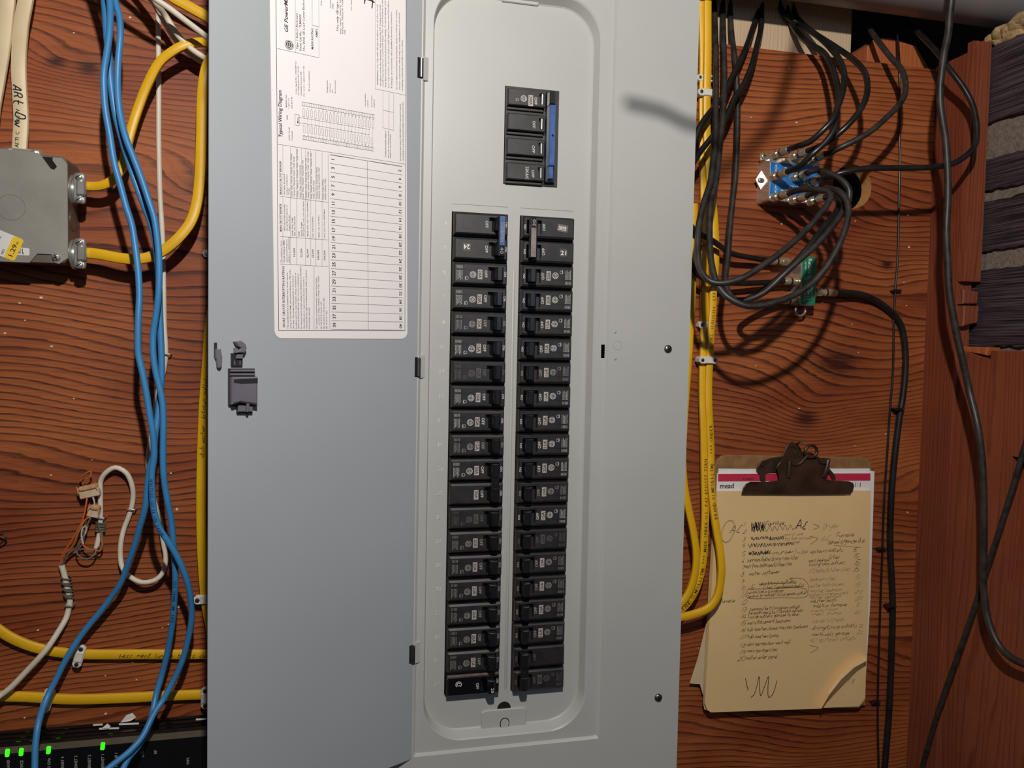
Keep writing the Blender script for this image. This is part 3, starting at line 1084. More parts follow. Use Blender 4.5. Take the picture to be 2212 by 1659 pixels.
BT = Frame((0, 0, 0), (0, 0, -1), (1, 0, 0))      # text that reads downwards
WB, HB = 57.4, 25.4
NB0, NB1 = -8.0, 10.0                              # local depth: dead front at 0, face at NB1


def U(x):
    return x - WB / 2


def body_into(b, zc, slot_u=(36.6, 52.6), slot_w=(-7.2, 7.2), h=HB):
    """one pole: base block, raised chamfered nose with a real handle slot"""
    hh = h / 2 - .35
    b.prism(BF, [(U(0), zc - hh), (U(WB), zc - hh), (U(WB), zc + hh), (U(0), zc + hh)], NB0, 2.5, .5)
    x0, x1, y0, y1 = U(.8), U(WB - .8), zc - hh + 1.6, zc + hh - 1.4
    ring = [(x0, y0), (x1, y0), (x1, y1), (x0, y1)]
    c_ = 1.5
    rin = [(x0 + c_, y0 + c_), (x1 - c_, y0 + c_), (x1 - c_, y1 - c_ * 1.4), (x0 + c_, y1 - c_ * 1.4)]
    for la, za, lb, zb in ((ring, 2.0, ring, NB1 - 1.3), (ring, NB1 - 1.3, rin, NB1)):
        b.add([BF.p(*p, za) for p in la] + [BF.p(*p, zb) for p in lb], [(i, (i + 1) % 4, 4 + (i + 1) % 4, 4 + i) for i in range(4)])
    hole = [(U(slot_u[0]), zc + slot_w[0]), (U(slot_u[1]), zc + slot_w[0]), (U(slot_u[1]), zc + slot_w[1]), (U(slot_u[0]), zc + slot_w[1])]
    v, f = cap2d(rin, [hole])
    b.add([BF.p(*p, NB1) for p in v], f)
    b.add([BF.p(*p, NB1) for p in hole] + [BF.p(*p, NB1 - 6) for p in hole], [(i, 4 + i, 4 + (i + 1) % 4, (i + 1) % 4) for i in range(4)])
    b.rect(BF, hole[0][0], hole[0][1], hole[2][0], hole[2][1], NB1 - 6)


def handle_into(b, zc, half=6.6, hole=True):
    """rocker handle thrown to ON, its tie-pin hole painted black on both ends"""
    prof = [(40.6, NB1 - 5.5), (42.4, NB1 + 5.5), (43.6, NB1 + 8.8), (45.0, NB1 + 9.8), (49.2, NB1 + 9.8), (50.6, NB1 + 8.6), (51.6, NB1 - 5.5)]
    FH = Frame((0, 0, zc), (1, 0, 0), (0, -1, 0))           # x = u, y = out, c = up (+z)
    pr = [(U(u_), n_) for u_, n_ in prof]
    pr = pr[::-1]
    ar = sum(pr[i][0] * pr[(i + 1) % 7][1] - pr[(i + 1) % 7][0] * pr[i][1] for i in range(7))
    if ar < 0:
        pr = pr[::-1]
    hl = [[(U(45.6), NB1 + 3.6), (U(48.6), NB1 + 3.6), (U(48.6), NB1 + 6.4), (U(45.6), NB1 + 6.4)]] if hole else []
    # frame c must point up: a x b = (1,0,0) x (0,-1,0) = (0,0,-1), so extrude downwards from the top end
    for sgn in (1,):
        FT = Frame((0, 0, zc), (-1, 0, 0), (0, -1, 0))
        pm = [(-x, y) for x, y in pr][::-1]
        hm = [[(-x, y) for x, y in h_][::-1] for h_ in hl]
        b.prism(FT, pm, -half, half, .5 if not hm else 0, holes=[])
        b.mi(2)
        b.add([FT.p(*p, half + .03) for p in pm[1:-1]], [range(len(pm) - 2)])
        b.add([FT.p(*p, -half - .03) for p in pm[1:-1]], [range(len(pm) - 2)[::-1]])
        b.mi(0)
        if hm:
            for h_ in hm:
                b.mi(1)
                b.add([FT.p(*p, half + .06) for p in h_], [range(4)])  # flat black patch painted for the shade in the hole
                b.add([FT.p(*p, -half - .06) for p in h_], [range(4)[::-1]])
                b.mi(0)


def plate_into(b, zc):
    """thin raised label plate on the face"""
    b.prism(BF, [(U(3), zc - 8.2), (U(35.6), zc - 8.2), (U(35.6), zc + 3.6), (U(3), zc + 3.6)], NB1 - .1, NB1 + .22)
    b.prism(BF, [(U(3), zc + 4.0), (U(35.6), zc + 4.0), (U(35.6), zc + 8.2), (U(3), zc + 8.2)], NB1 - .1, NB1 + .18)


def marks(zc, amps, vis, logo=True, fine=True):
    """markings builder: slot 0 lettering, 1 rating patch, 2 rating figures"""
    b = B()
    z = NB1 + .34
    b.mi(0)
    b.text(BT, 'OFF', -zc + .9 - 3.8 + 3.0, U(33.6) - .9, 2.9, w=7.4, align='c', z=z)
    b.text(BT, 'ON', -zc - .6, U(53.3), 2.3, w=5.2, align='c', z=NB1 + .12)
    if amps:
        b.mi(1).rect(BF, U(25.6), zc - 5.6, U(30.4), zc + 4.2, z - .06)
        b.mi(2).text(BT, amps, -zc + .7, U(26.5), 3.1, w=7.8, align='c', z=z + .03)
    b.mi(0)
    if logo:
        monogram(b, BT, -zc + 1.2, U(20.6), 3.1, z=z, w=.52)
        # small certification mark
        b.ink(BT, [[(-zc + 5 + 1.5 * math.cos(t), U(14.4) + 1.5 * math.sin(t)) for t in np.linspace(0, 6.28, 13)]], .35, z)
        b.ink(BT, [[(-zc + 3.0, U(13)), (-zc + 5, U(12.4)), (-zc + 7.2, U(13))]], .4, z)
    if fine:
        for r_ in range(5):
            xx = U(4.0 + r_ * 1.35)
            for (q0, q1) in ((-7.6, -4.6), (-2.6, 7.6 - (r_ % 3))):
                n_ = 7
                for i in range(n_):
                    a0 = q0 + (q1 - q0) * i / n_
                    b.ink(BT, [[(-zc + a0, xx), (-zc + a0 + (q1 - q0) / n_ * .33, xx), (-zc + a0 + (q1 - q0) / n_ * .66, xx)]], .55, z)
    return b


MLV = {'full': (BRIGHT, TAGC, INK), 'mid': (MID, TAGC, INK), 'faint': (FADED, TAGF, INK)}


def rel(b, name, mats, parent, sm=False):
    """build a part given in the thing's own local coordinates"""
    ROOTLOC[parent.name] = V(0, 0, 0)
    return b.build(name, mats, parent, sm)


def place(o, X, Z, flip=False):
    o.location = (X * S, (-YD) * S, (Z + Z0) * S)
    o.rotation_euler = (0, math.pi if flip else 0, 0)


ORD = ['', 'first', 'second', 'third', 'fourth', 'fifth', 'sixth', 'seventh', 'eighth', 'ninth', 'tenth', 'eleventh', 'twelfth', 'thirteenth',
       'fourteenth', 'fifteenth', 'sixteenth', 'seventeenth', 'eighteenth', 'nineteenth', 'twentieth']
PROTO = {}


def single(amps, vis):
    k = (amps, vis)
    if k in PROTO:
        return copy_tree(PROTO[k])
    if PROTO:
        o = copy_tree(next(iter(PROTO.values())))
        for ch in list(o.children):
            if ch.name.startswith('markings'):
                bpy.data.objects.remove(ch)
        rel(marks(0, amps, vis), 'markings', MLV[vis], o)
    else:
        o = thing('circuit_breaker', 'x', 'breaker', (0, 0, 0))
        bb = B()
        body_into(bb, 0)
        rel(bb, 'body', BODY, o)
        bb = B()
        plate_into(bb, 0)
        rel(bb, 'label_plate', BODY2, o)
        bb = B()
        handle_into(bb, 0)
        rel(bb, 'handle', [HAND, BLACKHOLE, HEND], o)
        rel(marks(0, amps, vis), 'markings', MLV[vis], o)
    PROTO[k] = o
    return o


LEFT = {3: ('20A', 'full'), 4: ('20A', 'full'), 5: ('20A', 'mid'), 6: ('15A', 'full'), 7: ('20A', 'faint'), 8: ('20A', 'full'), 9: ('20A', 'full'), 10: ('15A', 'mid'),
        13: ('20A', 'faint'), 14: ('20A', 'mid'), 15: ('20A', 'mid'), 16: ('20A', 'mid'), 17: ('20A', 'mid'), 18: ('20A', 'mid'), 19: ('15A', 'mid')}
RIGHT = {3: ('20A', 'full'), 4: ('20A', 'full'), 5: ('15A', 'full'), 6: ('15A', 'full'), 7: ('15A', 'mid'), 8: ('15A', 'full'), 9: ('15A', 'full'), 10: ('15A', 'full'),
         11: ('20A', 'full'), 12: ('20A', 'mid'), 13: ('15A', 'full'), 14: ('20A', 'faint'), 15: ('20A', 'mid'), 16: ('20A', 'mid'), 17: ('20A', 'mid'), 18: ('15A', 'mid')}
XL, XR = .3 + WB / 2, 72.1 + WB / 2
for side, tab, X, flip in (('left', LEFT, XL, False), ('right', RIGHT, XR, True)):
    for r_, (am, vis) in tab.items():
        o = single(am, vis)
        place(o, X + rnd.uniform(-.25, .25), -25.4 * (r_ - .5), flip)
        worn = {'full': 'crisp', 'mid': 'dulled', 'faint': 'worn-off'}[vis]
        tag(o, f'black {am[:2]} amp breaker with {worn} lettering, {ORD[r_]} slot from the top of the {side} column', 'breaker', 'single-pole breakers in the panel')


def tie_bar(b, u0, u1, w0, w1, n0, n1, ch=.6):
    b.prism(BF, [(U(u0), w0), (U(u1), w0), (U(u1), w1), (U(u0), w1)], n0, n1, ch)


def double(label, tie, amps=(None, None), vis='full', tiem=None, stickers=(), flip=False, X=0, row=1, logo=False, bar=True, tietext=None):
    o = thing('double_breaker', label, 'breaker', (0, 0, 0), 'double-pole breakers in the panel')
    for k, zc in enumerate((12.7, -12.7)):
        bb = B()
        body_into(bb, zc)
        rel(bb, 'body', BODY, o)
        if amps[k]:
            bb = B()
            plate_into(bb, zc)
            rel(bb, 'label_plate', BODY2, o)
        bb = B()
        handle_into(bb, zc, hole=not bar)
        rel(bb, 'handle', [HAND, BLACKHOLE, HEND], o)
        rel(marks(zc, amps[k], vis, logo=bool(amps[k]) and logo and k == 0, fine=bool(amps[k]) and logo and k == 0), 'markings', MLV[vis], o)
    bb = B()
    bb.mi(0)
    if bar:
        tie_bar(bb, 44.6, 51.4, -20.5, 20.5, NB1 + 5.0, NB1 + 12.0, .8)
        bb.mi(1).rect(BF, U(45.4), -19.8, U(50.7), 19.8, NB1 + 12.05)
        if tietext:
            bb.mi(2).rect(BF, U(45.6), *tietext[1][:1], U(50.5), tietext[1][1], NB1 + 12.1)
            T_ = BT if not tietext[2] else Frame((0, 0, 0), (0, 0, 1), (-1, 0, 0))
            cz = (tietext[1][0] + tietext[1][1]) / 2
            bb.mi(3).text(BT, tietext[0], -cz, U(46.3), 3.2, w=7, align='c', z=NB1 + 12.2)
        for k in range(3):
            for i in range(16):
                w_ = -6 + i * 1.25 if tietext and tietext[1][0] < 0 else -13 + i * 1.25
                bb.mi(3).rect(BF, U(46.4 + k * 1.5), w_, U(47.2 + k * 1.5), w_ + .8, NB1 + 12.14)
    else:
        tie_bar(bb, 42.6, 50.8, -6.6, 6.6, NB1 + 1.0, NB1 + 8.6, .6)
        bb.mi(1).prism(BF, circle(U(47.5), 0, 1.3, 12), NB1 + 8.55, NB1 + 8.7)
    rel(bb, 'handle_tie', [HAND, tiem or HAND, BLACKHOLE, MID] if bar else [HAND, BLACKHOLE], o)
    for (st, u_, w_, sw, sh, turn, pl_, pen) in stickers:
        bb = B()
        a_ = turn
        G = BF.at(U(u_), w_, 0, a_)
        bb.mi(0).prism(G, rrect(-sw / 2, -sh / 2, sw / 2, sh / 2, 1.0, 3), NB1, NB1 + .3)
        bb.mi(1).text(G, st, 0, -sh * .28, sh * .52, w=sw * .74, align='c', z=NB1 + .42)
        rel(bb, 'sticker', [pl_, pen], o)
    place(o, X, -25.4 * row, flip)
    return o


STK = mat('sticker_grey', '6A6058', .5, var=.1)
STKD = mat('sticker_dark', '4A4642', .5, var=.1)
WHITE = mat('sticker_white', 'EDE8E4', .5, var=.03)
double('black double-pole breaker with a blue 40 handle tie at the top of the left column', True, vis='full', tiem=BLUETIE, X=XL, row=1,
       stickers=(('24', 13.6, -11.5, 8.4, 8.4, 180, STKD, WHITE), ('', 13.8, 12.5, 8.6, 10.6, 0, BODY2, BODY2)), tietext=('40', (-20, -9.5), 0))
double('black dryer breaker with a grey 30 handle tie at the top of the right column', True, vis='full', tiem=GREYTIE, X=XR, row=1, flip=True,
       stickers=(('DRYER', 13.8, -13, 11.5, 7.6, 172, STK, WHITE), ('21', 12.4, 12.5, 8.4, 8.4, 180, STKD, WHITE)), tietext=('30', (-20, -10), 0))
double('black 50 amp double-pole breaker in the middle of the left column', True, amps=('50A', '50A'), vis='full', X=XL, row=11, logo=True, bar=False)
double('black double-pole breaker with worn lettering at the foot of the right column', True, amps=('20A', None), vis='faint', X=XR, row=19, flip=True, logo=True, bar=False)
# odd breaker at the foot of the left column
o = thing('circuit_breaker', 'glossy black 20 amp breaker of another make at the foot of the left column', 'breaker', (0, 0, 0))
GLOSS = mat('breaker_gloss_black', '101013', .2, var=.1, scale=90)
bb = B()
body_into(bb, 0)
rel(bb, 'body', [GLOSS], o)
bb = B()
bb.prism(BF, [(U(1), 7.6), (U(WB - 1), 7.6), (U(WB - 1), 11.4), (U(1), 11.4)], NB1 - 3, NB1 - .6, .4)
rel(bb, 'dust_ledge', mat('dusty_ledge', '6E5A50', .8, var=.3, scale=120), o)
bb = B()
handle_into(bb, 0, hole=False)
rel(bb, 'handle', [GLOSS, BLACKHOLE, HEND], o)
bb = B()
zz = NB1 + .2
bb.text(BT, 'OFF', 1.2, U(31.6), 3.0, w=6.6, align='c', z=zz)
bb.text(BT, '20', 3.0, U(46.0), 2.8, w=5.2, align='c', z=NB1 + 9.95)
bb.text(BT, 'ON', -3, U(53.4), 2.4, w=5.0, align='c', z=zz)
bb.ink(BT, [smooth([(-2 + 3.0 * math.cos(t), U(13) + 3.0 * math.sin(t)) for t in np.linspace(.6, 5.6, 10)], .6),
            smooth([(-2 + 1.6 * math.cos(t), U(13) + 1.6 * math.sin(t)) for t in np.linspace(2.0, 7.4, 10)], .6)], .8, zz)
rel(bb, 'markings', [BRIGHT], o)
place(o, XL, -25.4 * 19.5)

# main breaker, four poles wide
o = thing('main_breaker', 'black 200 amp main breaker with a blue tie bar above the two columns', 'breaker', (0, 0, 0))
MW = 58.5
GM = Frame((-MW / 2, 0, 0), (1, 0, 0), (0, 0, 1))
bb = B()
bb.prism(GM, [(0.3, -50.2), (MW - .3, -50.2), (MW - .3, 50.2), (.3, 50.2)], -8, 1.0, .5)
for k in range(4):
    zc = 37.9 - 25.25 * k
    x0, x1, y0, y1 = 1.5, 41.5, zc - 8.6, zc + 8.6
    ring = [(x0, y0), (x1, y0), (x1, y1), (x0, y1)]
    rin = [(x0 + 1, y0 + 1), (x1 - .5, y0 + 1), (x1 - .5, y1 - 1), (x0 + 1, y1 - 1)]
    for la, za, lb, zb in ((ring, .9, ring, 6.5), (ring, 6.5, rin, 7.5)):
        bb.add([GM.p(*p, za) for p in la] + [GM.p(*p, zb) for p in lb], [(i, (i + 1) % 4, 4 + (i + 1) % 4, 4 + i) for i in range(4)])
    hole = [(35.0, zc - 5.6), (40.2, zc - 5.6), (40.2, zc + 5.6), (35.0, zc + 5.6)]
    v, f = cap2d(rin, [hole])
    bb.add([GM.p(*p, 7.5) for p in v], f)
    bb.add([GM.p(*p, 7.5) for p in hole] + [GM.p(*p, 2) for p in hole], [(i, 4 + i, 4 + (i + 1) % 4, (i + 1) % 4) for i in range(4)])
    bb.rect(GM, hole[0][0], hole[0][1], hole[2][0], hole[2][1], 2)
    bb.prism(GM, [(1.5, zc - 12.2), (41, zc - 12.2), (41, zc - 9.2), (1.5, zc - 9.2)], .9, 3.4, .6)
rel(bb, 'body', BODY, o)
for k in range(4):
    zc = 37.9 - 25.25 * k
    bb = B()
    bb.lathe(GM.p(38.6, zc - 5.2, 5.4), (0, 0, 1), [(0, 1.9), (10.4, 1.9)], 12)
    rel(bb, 'handle_stub', mat('chrome_stub', '8E8C8C', .25, .6, var=.1), o, True)
bb = B()
bb.mi(0).prism(GM, [(43, -47), (53.5, -47), (53.5, 47), (43, 47)], 2, 6.0, .8)
bb.mi(0).prism(GM, [(45, 32.5), (51, 32.5), (51, 46), (45, 46)], 6, 12, .8)
bb.mi(1).prism(GM, [(45.2, -31), (51.4, -31), (51.4, 31.5), (45.2, 31.5)], 6, 13.5, .8)
bb.mi(1).prism(GM, [(45.6, -44), (50.4, -44), (50.4, -31.5), (45.6, -31.5)], 6, 12, .6)
bb.mi(2).prism(GM, circle(48.4, 0, 1.2, 12), 13.4, 13.6)
rel(bb, 'tie_bar', [HAND, BLUETIE, BLACKHOLE], o)
bb = B()
GT = Frame((-MW / 2, 0, 0), (0, 0, -1), (1, 0, 0))
for k in range(4):
    zc = 37.9 - 25.25 * k
    bb.text(GT, 'OFF', -zc + (1.5 if k else 2.5), 28.2 if k else 29.6, 2.8, w=7.6, align='c', z=7.7)
zc = 37.9
bb.mi(1).rect(GM, 23.2, zc - 8.2, 28.2, zc + 3.0, 7.62)
bb.mi(2).text(GT, '200A', -zc + 2.6, 24.2, 3.0, w=9, align='c', z=7.72)
bb.mi(0)
monogram(bb, GT, -zc + 1.2, 18.2, 3.0, z=7.7, w=.5)
bb.ink(GT, [[(-zc + 3 + 1.4 * math.cos(t), 11.2 + 1.4 * math.sin(t)) for t in np.linspace(0, 6.28, 13)]], .35, 7.7)
bb.text(GT, '22KAIC', 37.9 + 1.2, 21.8, 3.0, w=13.2, align='c', z=7.7)
rel(bb, 'markings', [BRIGHT, TAGC, INK], o)
o.location = ((53.2 + MW / 2) * S, (-YD) * S, (82 + Z0) * S)

# ================================================================== JUNCTION BOX (left)
GALV = mat('galvanised_steel', '9B978F', .5, .55, var=.1, scale=25, bump=.08, bscale=900)
GALVD = mat('galvanised_side', '7A7268', .45, .7, var=.15, scale=30)
YTAG = mat('yellow_tag', 'E8C030', .5, var=.05)
WTAG = mat('white_tag', 'D8D6D0', .5, var=.05)
JF = 50.0          # depth of the box cover
FJ = wallF(JF)
bl, br = FJ.loc(0, 571), FJ.loc(147, 571)
tr = FJ.loc(147, 335)
jx1, jz0, jz1 = br[0], br[1], tr[1]
jx0 = jx1 - 104
jb = thing('junction_box', 'square galvanised junction box at the left with a blank cover', 'junction box', ((jx0 + jx1) / 2, WALL, jz0))
b = B()
b.prism(FJ, rrect(jx0 + 1, jz0 + 1, jx1 - 1, jz1 - 1, 6, 5), -(WALL - JF), -1.5)
bx = b.build('box_shell', GALVD, jb)
B().rect(FJ, jx1 - 40, jz1 - 22, jx1 - 6, jz1 - 3, -1.44).build('notch_shade', BLACKHOLE, jb)  # black patch behind the cover notch paints the shade inside the box
b = B()
c1 = FJ.loc(118, 342)
cov = [(jx0, jz0 + 6), (jx0 + 6, jz0), (jx1 - 34, jz0), (jx1 - 27, jz0 + 9), (jx1 - 15, jz0 + 9), (jx1 - 12, jz0 + 1), (jx1 - 8, jz0), (jx1, jz0 + 6), (jx1, jz1 - 9), (jx1 - 5, jz1 - 3),
       (jx1 - 13, jz1 - 3), (jx1 - 13.5, jz1 - 6), (jx1 - 9.5, jz1 - 12), (jx1 - 12, jz1 - 15), (jx1 - 15, jz1 - 14), (jx1 - 24, jz1 - 1), (jx1 - 30, jz1 + 1), (jx0 + 40, jz1 + 2), (jx0, jz1)]
b.prism(FJ, cov, -1.5, 0, .3)
b.mi(1)
k0 = FJ.loc(24, 448)
ro, ri = circle(k0[0], k0[1], 12.4, 36), circle(k0[0], k0[1], 12.1, 36)
b.add([FJ.p(*p, .12) for p in ro] + [FJ.p(*p, .12) for p in ri], [(i, (i + 1) % 36, 36 + (i + 1) % 36, 36 + i) for i in range(36)])
b.build('box_cover', [GALV, GALVD], jb)
# side knock-outs on the right face
FR = Frame((jx1 - 1, 0, 0), (0, 1, 0), (0, 0, 1))
b = B()
zk = FJ.loc(160, 470)[1]
b.lathe(V(jx1 - 1.2, 70, zk), (1, 0, 0), [(0, 11), (.6, 11), (1.0, 10)], 24)
b.build('side_knockout', GALVD, jb)
s0 = FJ.loc(122, 556)
screw(jb, FJ, s0[0], s0[1], 0, 4.0, STEEL, 20)


def clamp(parent, z, nm='cable_clamp'):
    """saddle clamp on the right side of the box: ring, saddle strap and two screws"""
    b = B()
    b.lathe(V(jx1 - 1, 70, z), (1, 0, 0), [(0, 15), (2.2, 15), (2.2, 12), (9, 11), (9, 9)], 24)
    G = Frame((jx1 + 8, 56, z), (1, 0, 0), (0, 0, 1))
    b.prism(G, rrect(-4.5, -15, 6, 15, 3, 4), -3, 0, .6)
    b.prism(G, rrect(-1.5, -7.5, 7, 7.5, 1.5, 3), -2, 3.2, 1.5)
    c_ = b.build(nm, STEEL, parent, True)
    for s_ in (-1, 1):
        bb = B()
        bb.mi(0).lathe(G.p(.5, s_ * 11.2, -.2), G.c, [(0, 3.6), (1.6, 3.6), (2.6, 2.4), (2.7, .1)], 14)
        bb.mi(1).prism(G.at(.5, s_ * 11.2, 0, 35), [(-2.6, -.4), (2.6, -.4), (2.6, .4), (-2.6, .4)], 2.0, 2.9)
        ROOTLOC[c_.name] = ROOTLOC[parent.name]
        bb.build('clamp_screw', [STEEL, BLACKHOLE], c_, True)
    return G


zc1, zc2 = FJ.loc(170, 404)[1], FJ.loc(170, 546)[1]
clamp(jb, zc1)
clamp(jb, zc2)
b = B()
zz = jz1
xt = FJ.loc(30, 330)[0]
G = Frame((xt, 62, zz), (1, 0, 0), (0, 0, 1))
b.prism(G, rrect(-14, -1, 20, 6, 3, 4), -12, 0, 1.2)
for dx in (-9, 14):
    b.lathe(G.p(dx, 2.5, -.2), G.c, [(0, 3.4), (1.6, 3.2), (2.4, 2.0), (2.5, .1)], 14)
b.build('cable_clamp', STEEL, jb, True)
# price tags and stampings
b = B()
t0 = FJ.loc(0, 502)
G = FJ.at(*FJ.loc(13, 530), 0, -22)
b.mi(1).prism(G, rrect(-30, -11.5, 12, 11.5, 2.5, 4), 0, .35)
b.mi(0).prism(G, rrect(2.5, -11.5, 12.5, 11.5, 2.5, 4), .3, .5)
G2 = Frame(G.p(0, 0), G.b, -G.a)
b.mi(2).text(G2, '1.29', -8, -9.2, 3.9, w=12, z=.62)
b.text(G2, 'EA', 4.8, -9.2, 1.8, w=3, z=.62).text(G2, 'E', 4.4, 6.6, 3, z=.5).text(G2, 'NO', -9, -1, 2.2, z=.5)
b.mi(1).prism(FJ.at(*FJ.loc(44, 543), 0, -2), rrect(-10, -3.6, 8, 3.6, 1.4, 4), 0, .25)
b.mi(2)
for i, w_ in enumerate((.5, .9, .4, .7)):
    b.rect(FJ.at(*FJ.loc(39, 541)), i * 1.5 - 1, -3, i * 1.5 - 1 + w_, 2, .4)
b.text(FJ.at(*FJ.loc(28, 549)), '53', 0, 0, 2.2, z=.4).text(FJ.at(*FJ.loc(49, 549)), '2', 0, 0, 1.8, z=.4)
b.build('price_tag', [YTAG, WTAG, INK], jb)

# ================================================================== CABLES, LEFT
YEL = mat('yellow_jacket', 'E2AE16', .42, var=.06, scale=30, bump=.1, bscale=150)
CREAM = mat('cream_jacket', 'DCC7A0', .5, var=.06, scale=30)
WHT = mat('white_jacket', 'DAD0BE', .5, var=.06, scale=40)
BLU = mat('blue_jacket', '3F86BE', .42, var=.06, scale=30)
BLK = mat('black_jacket', '131313', .33, col2='232120', var=.2, scale=60, spec=.6)
BLKD = mat('black_jacket_dusty', '1C1A19', .45, col2='38322E', var=.2, scale=90)
YINK = mat('cable_ink', '5A4410', .6, var=0)
BINK = mat('marker_ink', '1E1620', .6, var=0)
WPL = mat('white_plastic', 'DDD6CC', .45, var=.05)
NAIL = mat('nail_steel', '5A5650', .4, .8, var=.1)


def along(b, P, st, s0, h, hand=False, off=0.0, lift=3.2, gap=1.0, flipd=False, pen=.5):
    """lettering laid along a cable path, facing the room"""
    P = np.asarray(P)
    if flipd:
        P = P[::-1]
    D = np.concatenate([[0], np.cumsum(np.linalg.norm(np.diff(P, axis=0), axis=1))])
    s_ = s0
    for ch in st:
        if s_ > D[-1]:
            break
        i = min(len(P) - 2, max(0, int(np.searchsorted(D, s_)) - 1))
        t = unit(P[i + 1] - P[i])
        o = P[i] + t * (s_ - D[i])
        n_ = V(0, -1, 0) - t * (-t[1])
        up_ = np.cross(unit(n_), t)
        F = Frame(o, t, up_)
        if ch != ' ':
            if hand:
                b.hand(F, ch, 0, -h / 2 + off, h, pen=pen, z=lift)
            else:
                b.text(F, ch, 0, -h / 2 + off, h, z=lift, res=1)
        s_ += (h * .78 if ch not in 'il.1/' else h * .5) * gap if ch != ' ' else h * .8
    return b


def cable(name, label, cat, pts, r, m_, group=None, ht=None, step=4.0, prints=(), sides=12, ink_=None, world_pts=None):
    P = path(pts, step) if world_pts is None else smooth(world_pts, step)
    b = B().tube(P, r, sides, ht)
    if not prints:
        return tag(b.build(name, m_, smooth_=True), label, cat, group), P
    t = thing(name, label, cat, P[-1] if P[-1][2] < P[0][2] else P[0], group)
    b.build('jacket', m_, t, True)
    for kw in prints:
        b = B()
        along(b, P, **kw)
        b.build('printing', ink_ or YINK, t)
    return t, P


NM = 'house wiring cables'
cable('power_cable', 'cream cable with handwritten marker note entering the top of the junction box', 'cable',
      [(90, -260, 52), (68, -90, 58), (56, 0, 62), (47, 50, 66), (42, 110, 72), (41, 150, 74), (43, 200, 74), (46, 260, 72), (44, 300, 70), (42, 332, 70)], 6.9, CREAM, NM, ht=3.6,
      prints=[dict(st='ART DW', s0=194, h=8, hand=True, lift=3.9, gap=1.15, pen=1.1), dict(st='ASTIC   600 V', s0=5, h=3.4, lift=3.8, gap=1.15, flipd=True, off=1.5),
              dict(st='TYPE', s0=150, h=4, lift=3.8, gap=1.2, flipd=True)], ink_=BINK)
cable('power_cable', 'cream cable cut off by the left edge above the junction box', 'cable',
      [(40, -260, 54), (24, -90, 60), (18, -10, 62), (12, 50, 66), (5, 110, 70), (-6, 180, 74), (-16, 240, 74), (-20, 300, 70), (-20, 335, 70)], 7.0, CREAM, NM, ht=3.6)
YP, _ = cable('power_cable', 'yellow cable curving up from the upper clamp of the junction box', 'cable',
              [(166, 402, 64), (182, 402, 63), (215, 402, 60), (240, 392, 58), (262, 365, 58), (272, 330, 60), (281, 290, 62), (300, 230, 64), (320, 180, 62), (345, 135, 58), (375, 110, 55),
               (398, 98, 55), (425, 92, 58), (470, 95, 66), (580, 120, 64), (722, 130, 60)], 4.6, YEL, NM, ht=3.3)
cable('power_cable', 'yellow cable sweeping from the lower clamp of the junction box up beside the door', 'cable',
      [(166, 545, 64), (182, 546, 62), (215, 549, 60), (250, 556, 58), (290, 560, 56), (320, 556, 56), (350, 543, 56), (385, 515, 56), (412, 480, 58), (425, 440, 60), (432, 380, 60), (435, 300, 58),
       (437, 220, 55), (440, 180, 52), (449, 140, 52), (470, 112, 56), (540, 95, 62), (722, 95, 56)], 5.4, YEL, NM, ht=3.2)
cable('power_cable', 'short yellow cable crossing behind the top of the open door', 'cable',
      [(250, -160, 50), (335, -40, 60), (372, -6, 62), (400, 10, 62), (430, 27, 62), (465, 44, 62), (560, 70, 60), (722, 75, 56)], 5.6, YEL, NM, ht=3.4)
cable('power_cable', 'yellow cable with pencilled notes running down behind the door edge', 'cable',
      [(722, 520, 60), (600, 530, 66), (500, 580, 72), (466, 650, 74), (455, 700, 76), (448, 780, 78), (441, 880, 80), (437, 980, 82), (435, 1080, 82), (436, 1160, 82), (440, 1240, 82), (447, 1310, 82), (460, 1380, 82), (470, 1470, 84), (476, 1532, 85)], 5.4, YEL, NM, ht=3.2,
      prints=[dict(st='dish washer  kitchen outlets', s0=280, h=4.2, hand=True, lift=3.5, pen=.45, flipd=True)], ink_=YINK)
cable('power_cable', 'upper yellow cable running level above the modem with a pencilled note', 'cable',
      [(-300, 1180, 80), (-120, 1285, 82), (-10, 1355, 82), (20, 1375, 82), (60, 1393, 83), (100, 1404, 84), (140, 1410, 84), (190, 1413, 84), (300, 1413, 84), (400, 1413, 84), (500, 1412, 84), (716, 1405, 84)], 5.2, YEL, NM, ht=3.0,
      prints=[dict(st='TESS ment lumito batts down', s0=270, h=4.6, hand=True, lift=3.3, pen=.5)])
cable('power_cable', 'lower yellow cable running level just above the modem', 'cable',
      [(-300, 1490, 84), (-10, 1503, 84), (60, 1505, 84), (150, 1510, 84), (250, 1508, 84), (350, 1503, 84), (430, 1500, 84), (500, 1498, 84), (716, 1488, 84)], 5.4, YEL, NM, ht=3.0)

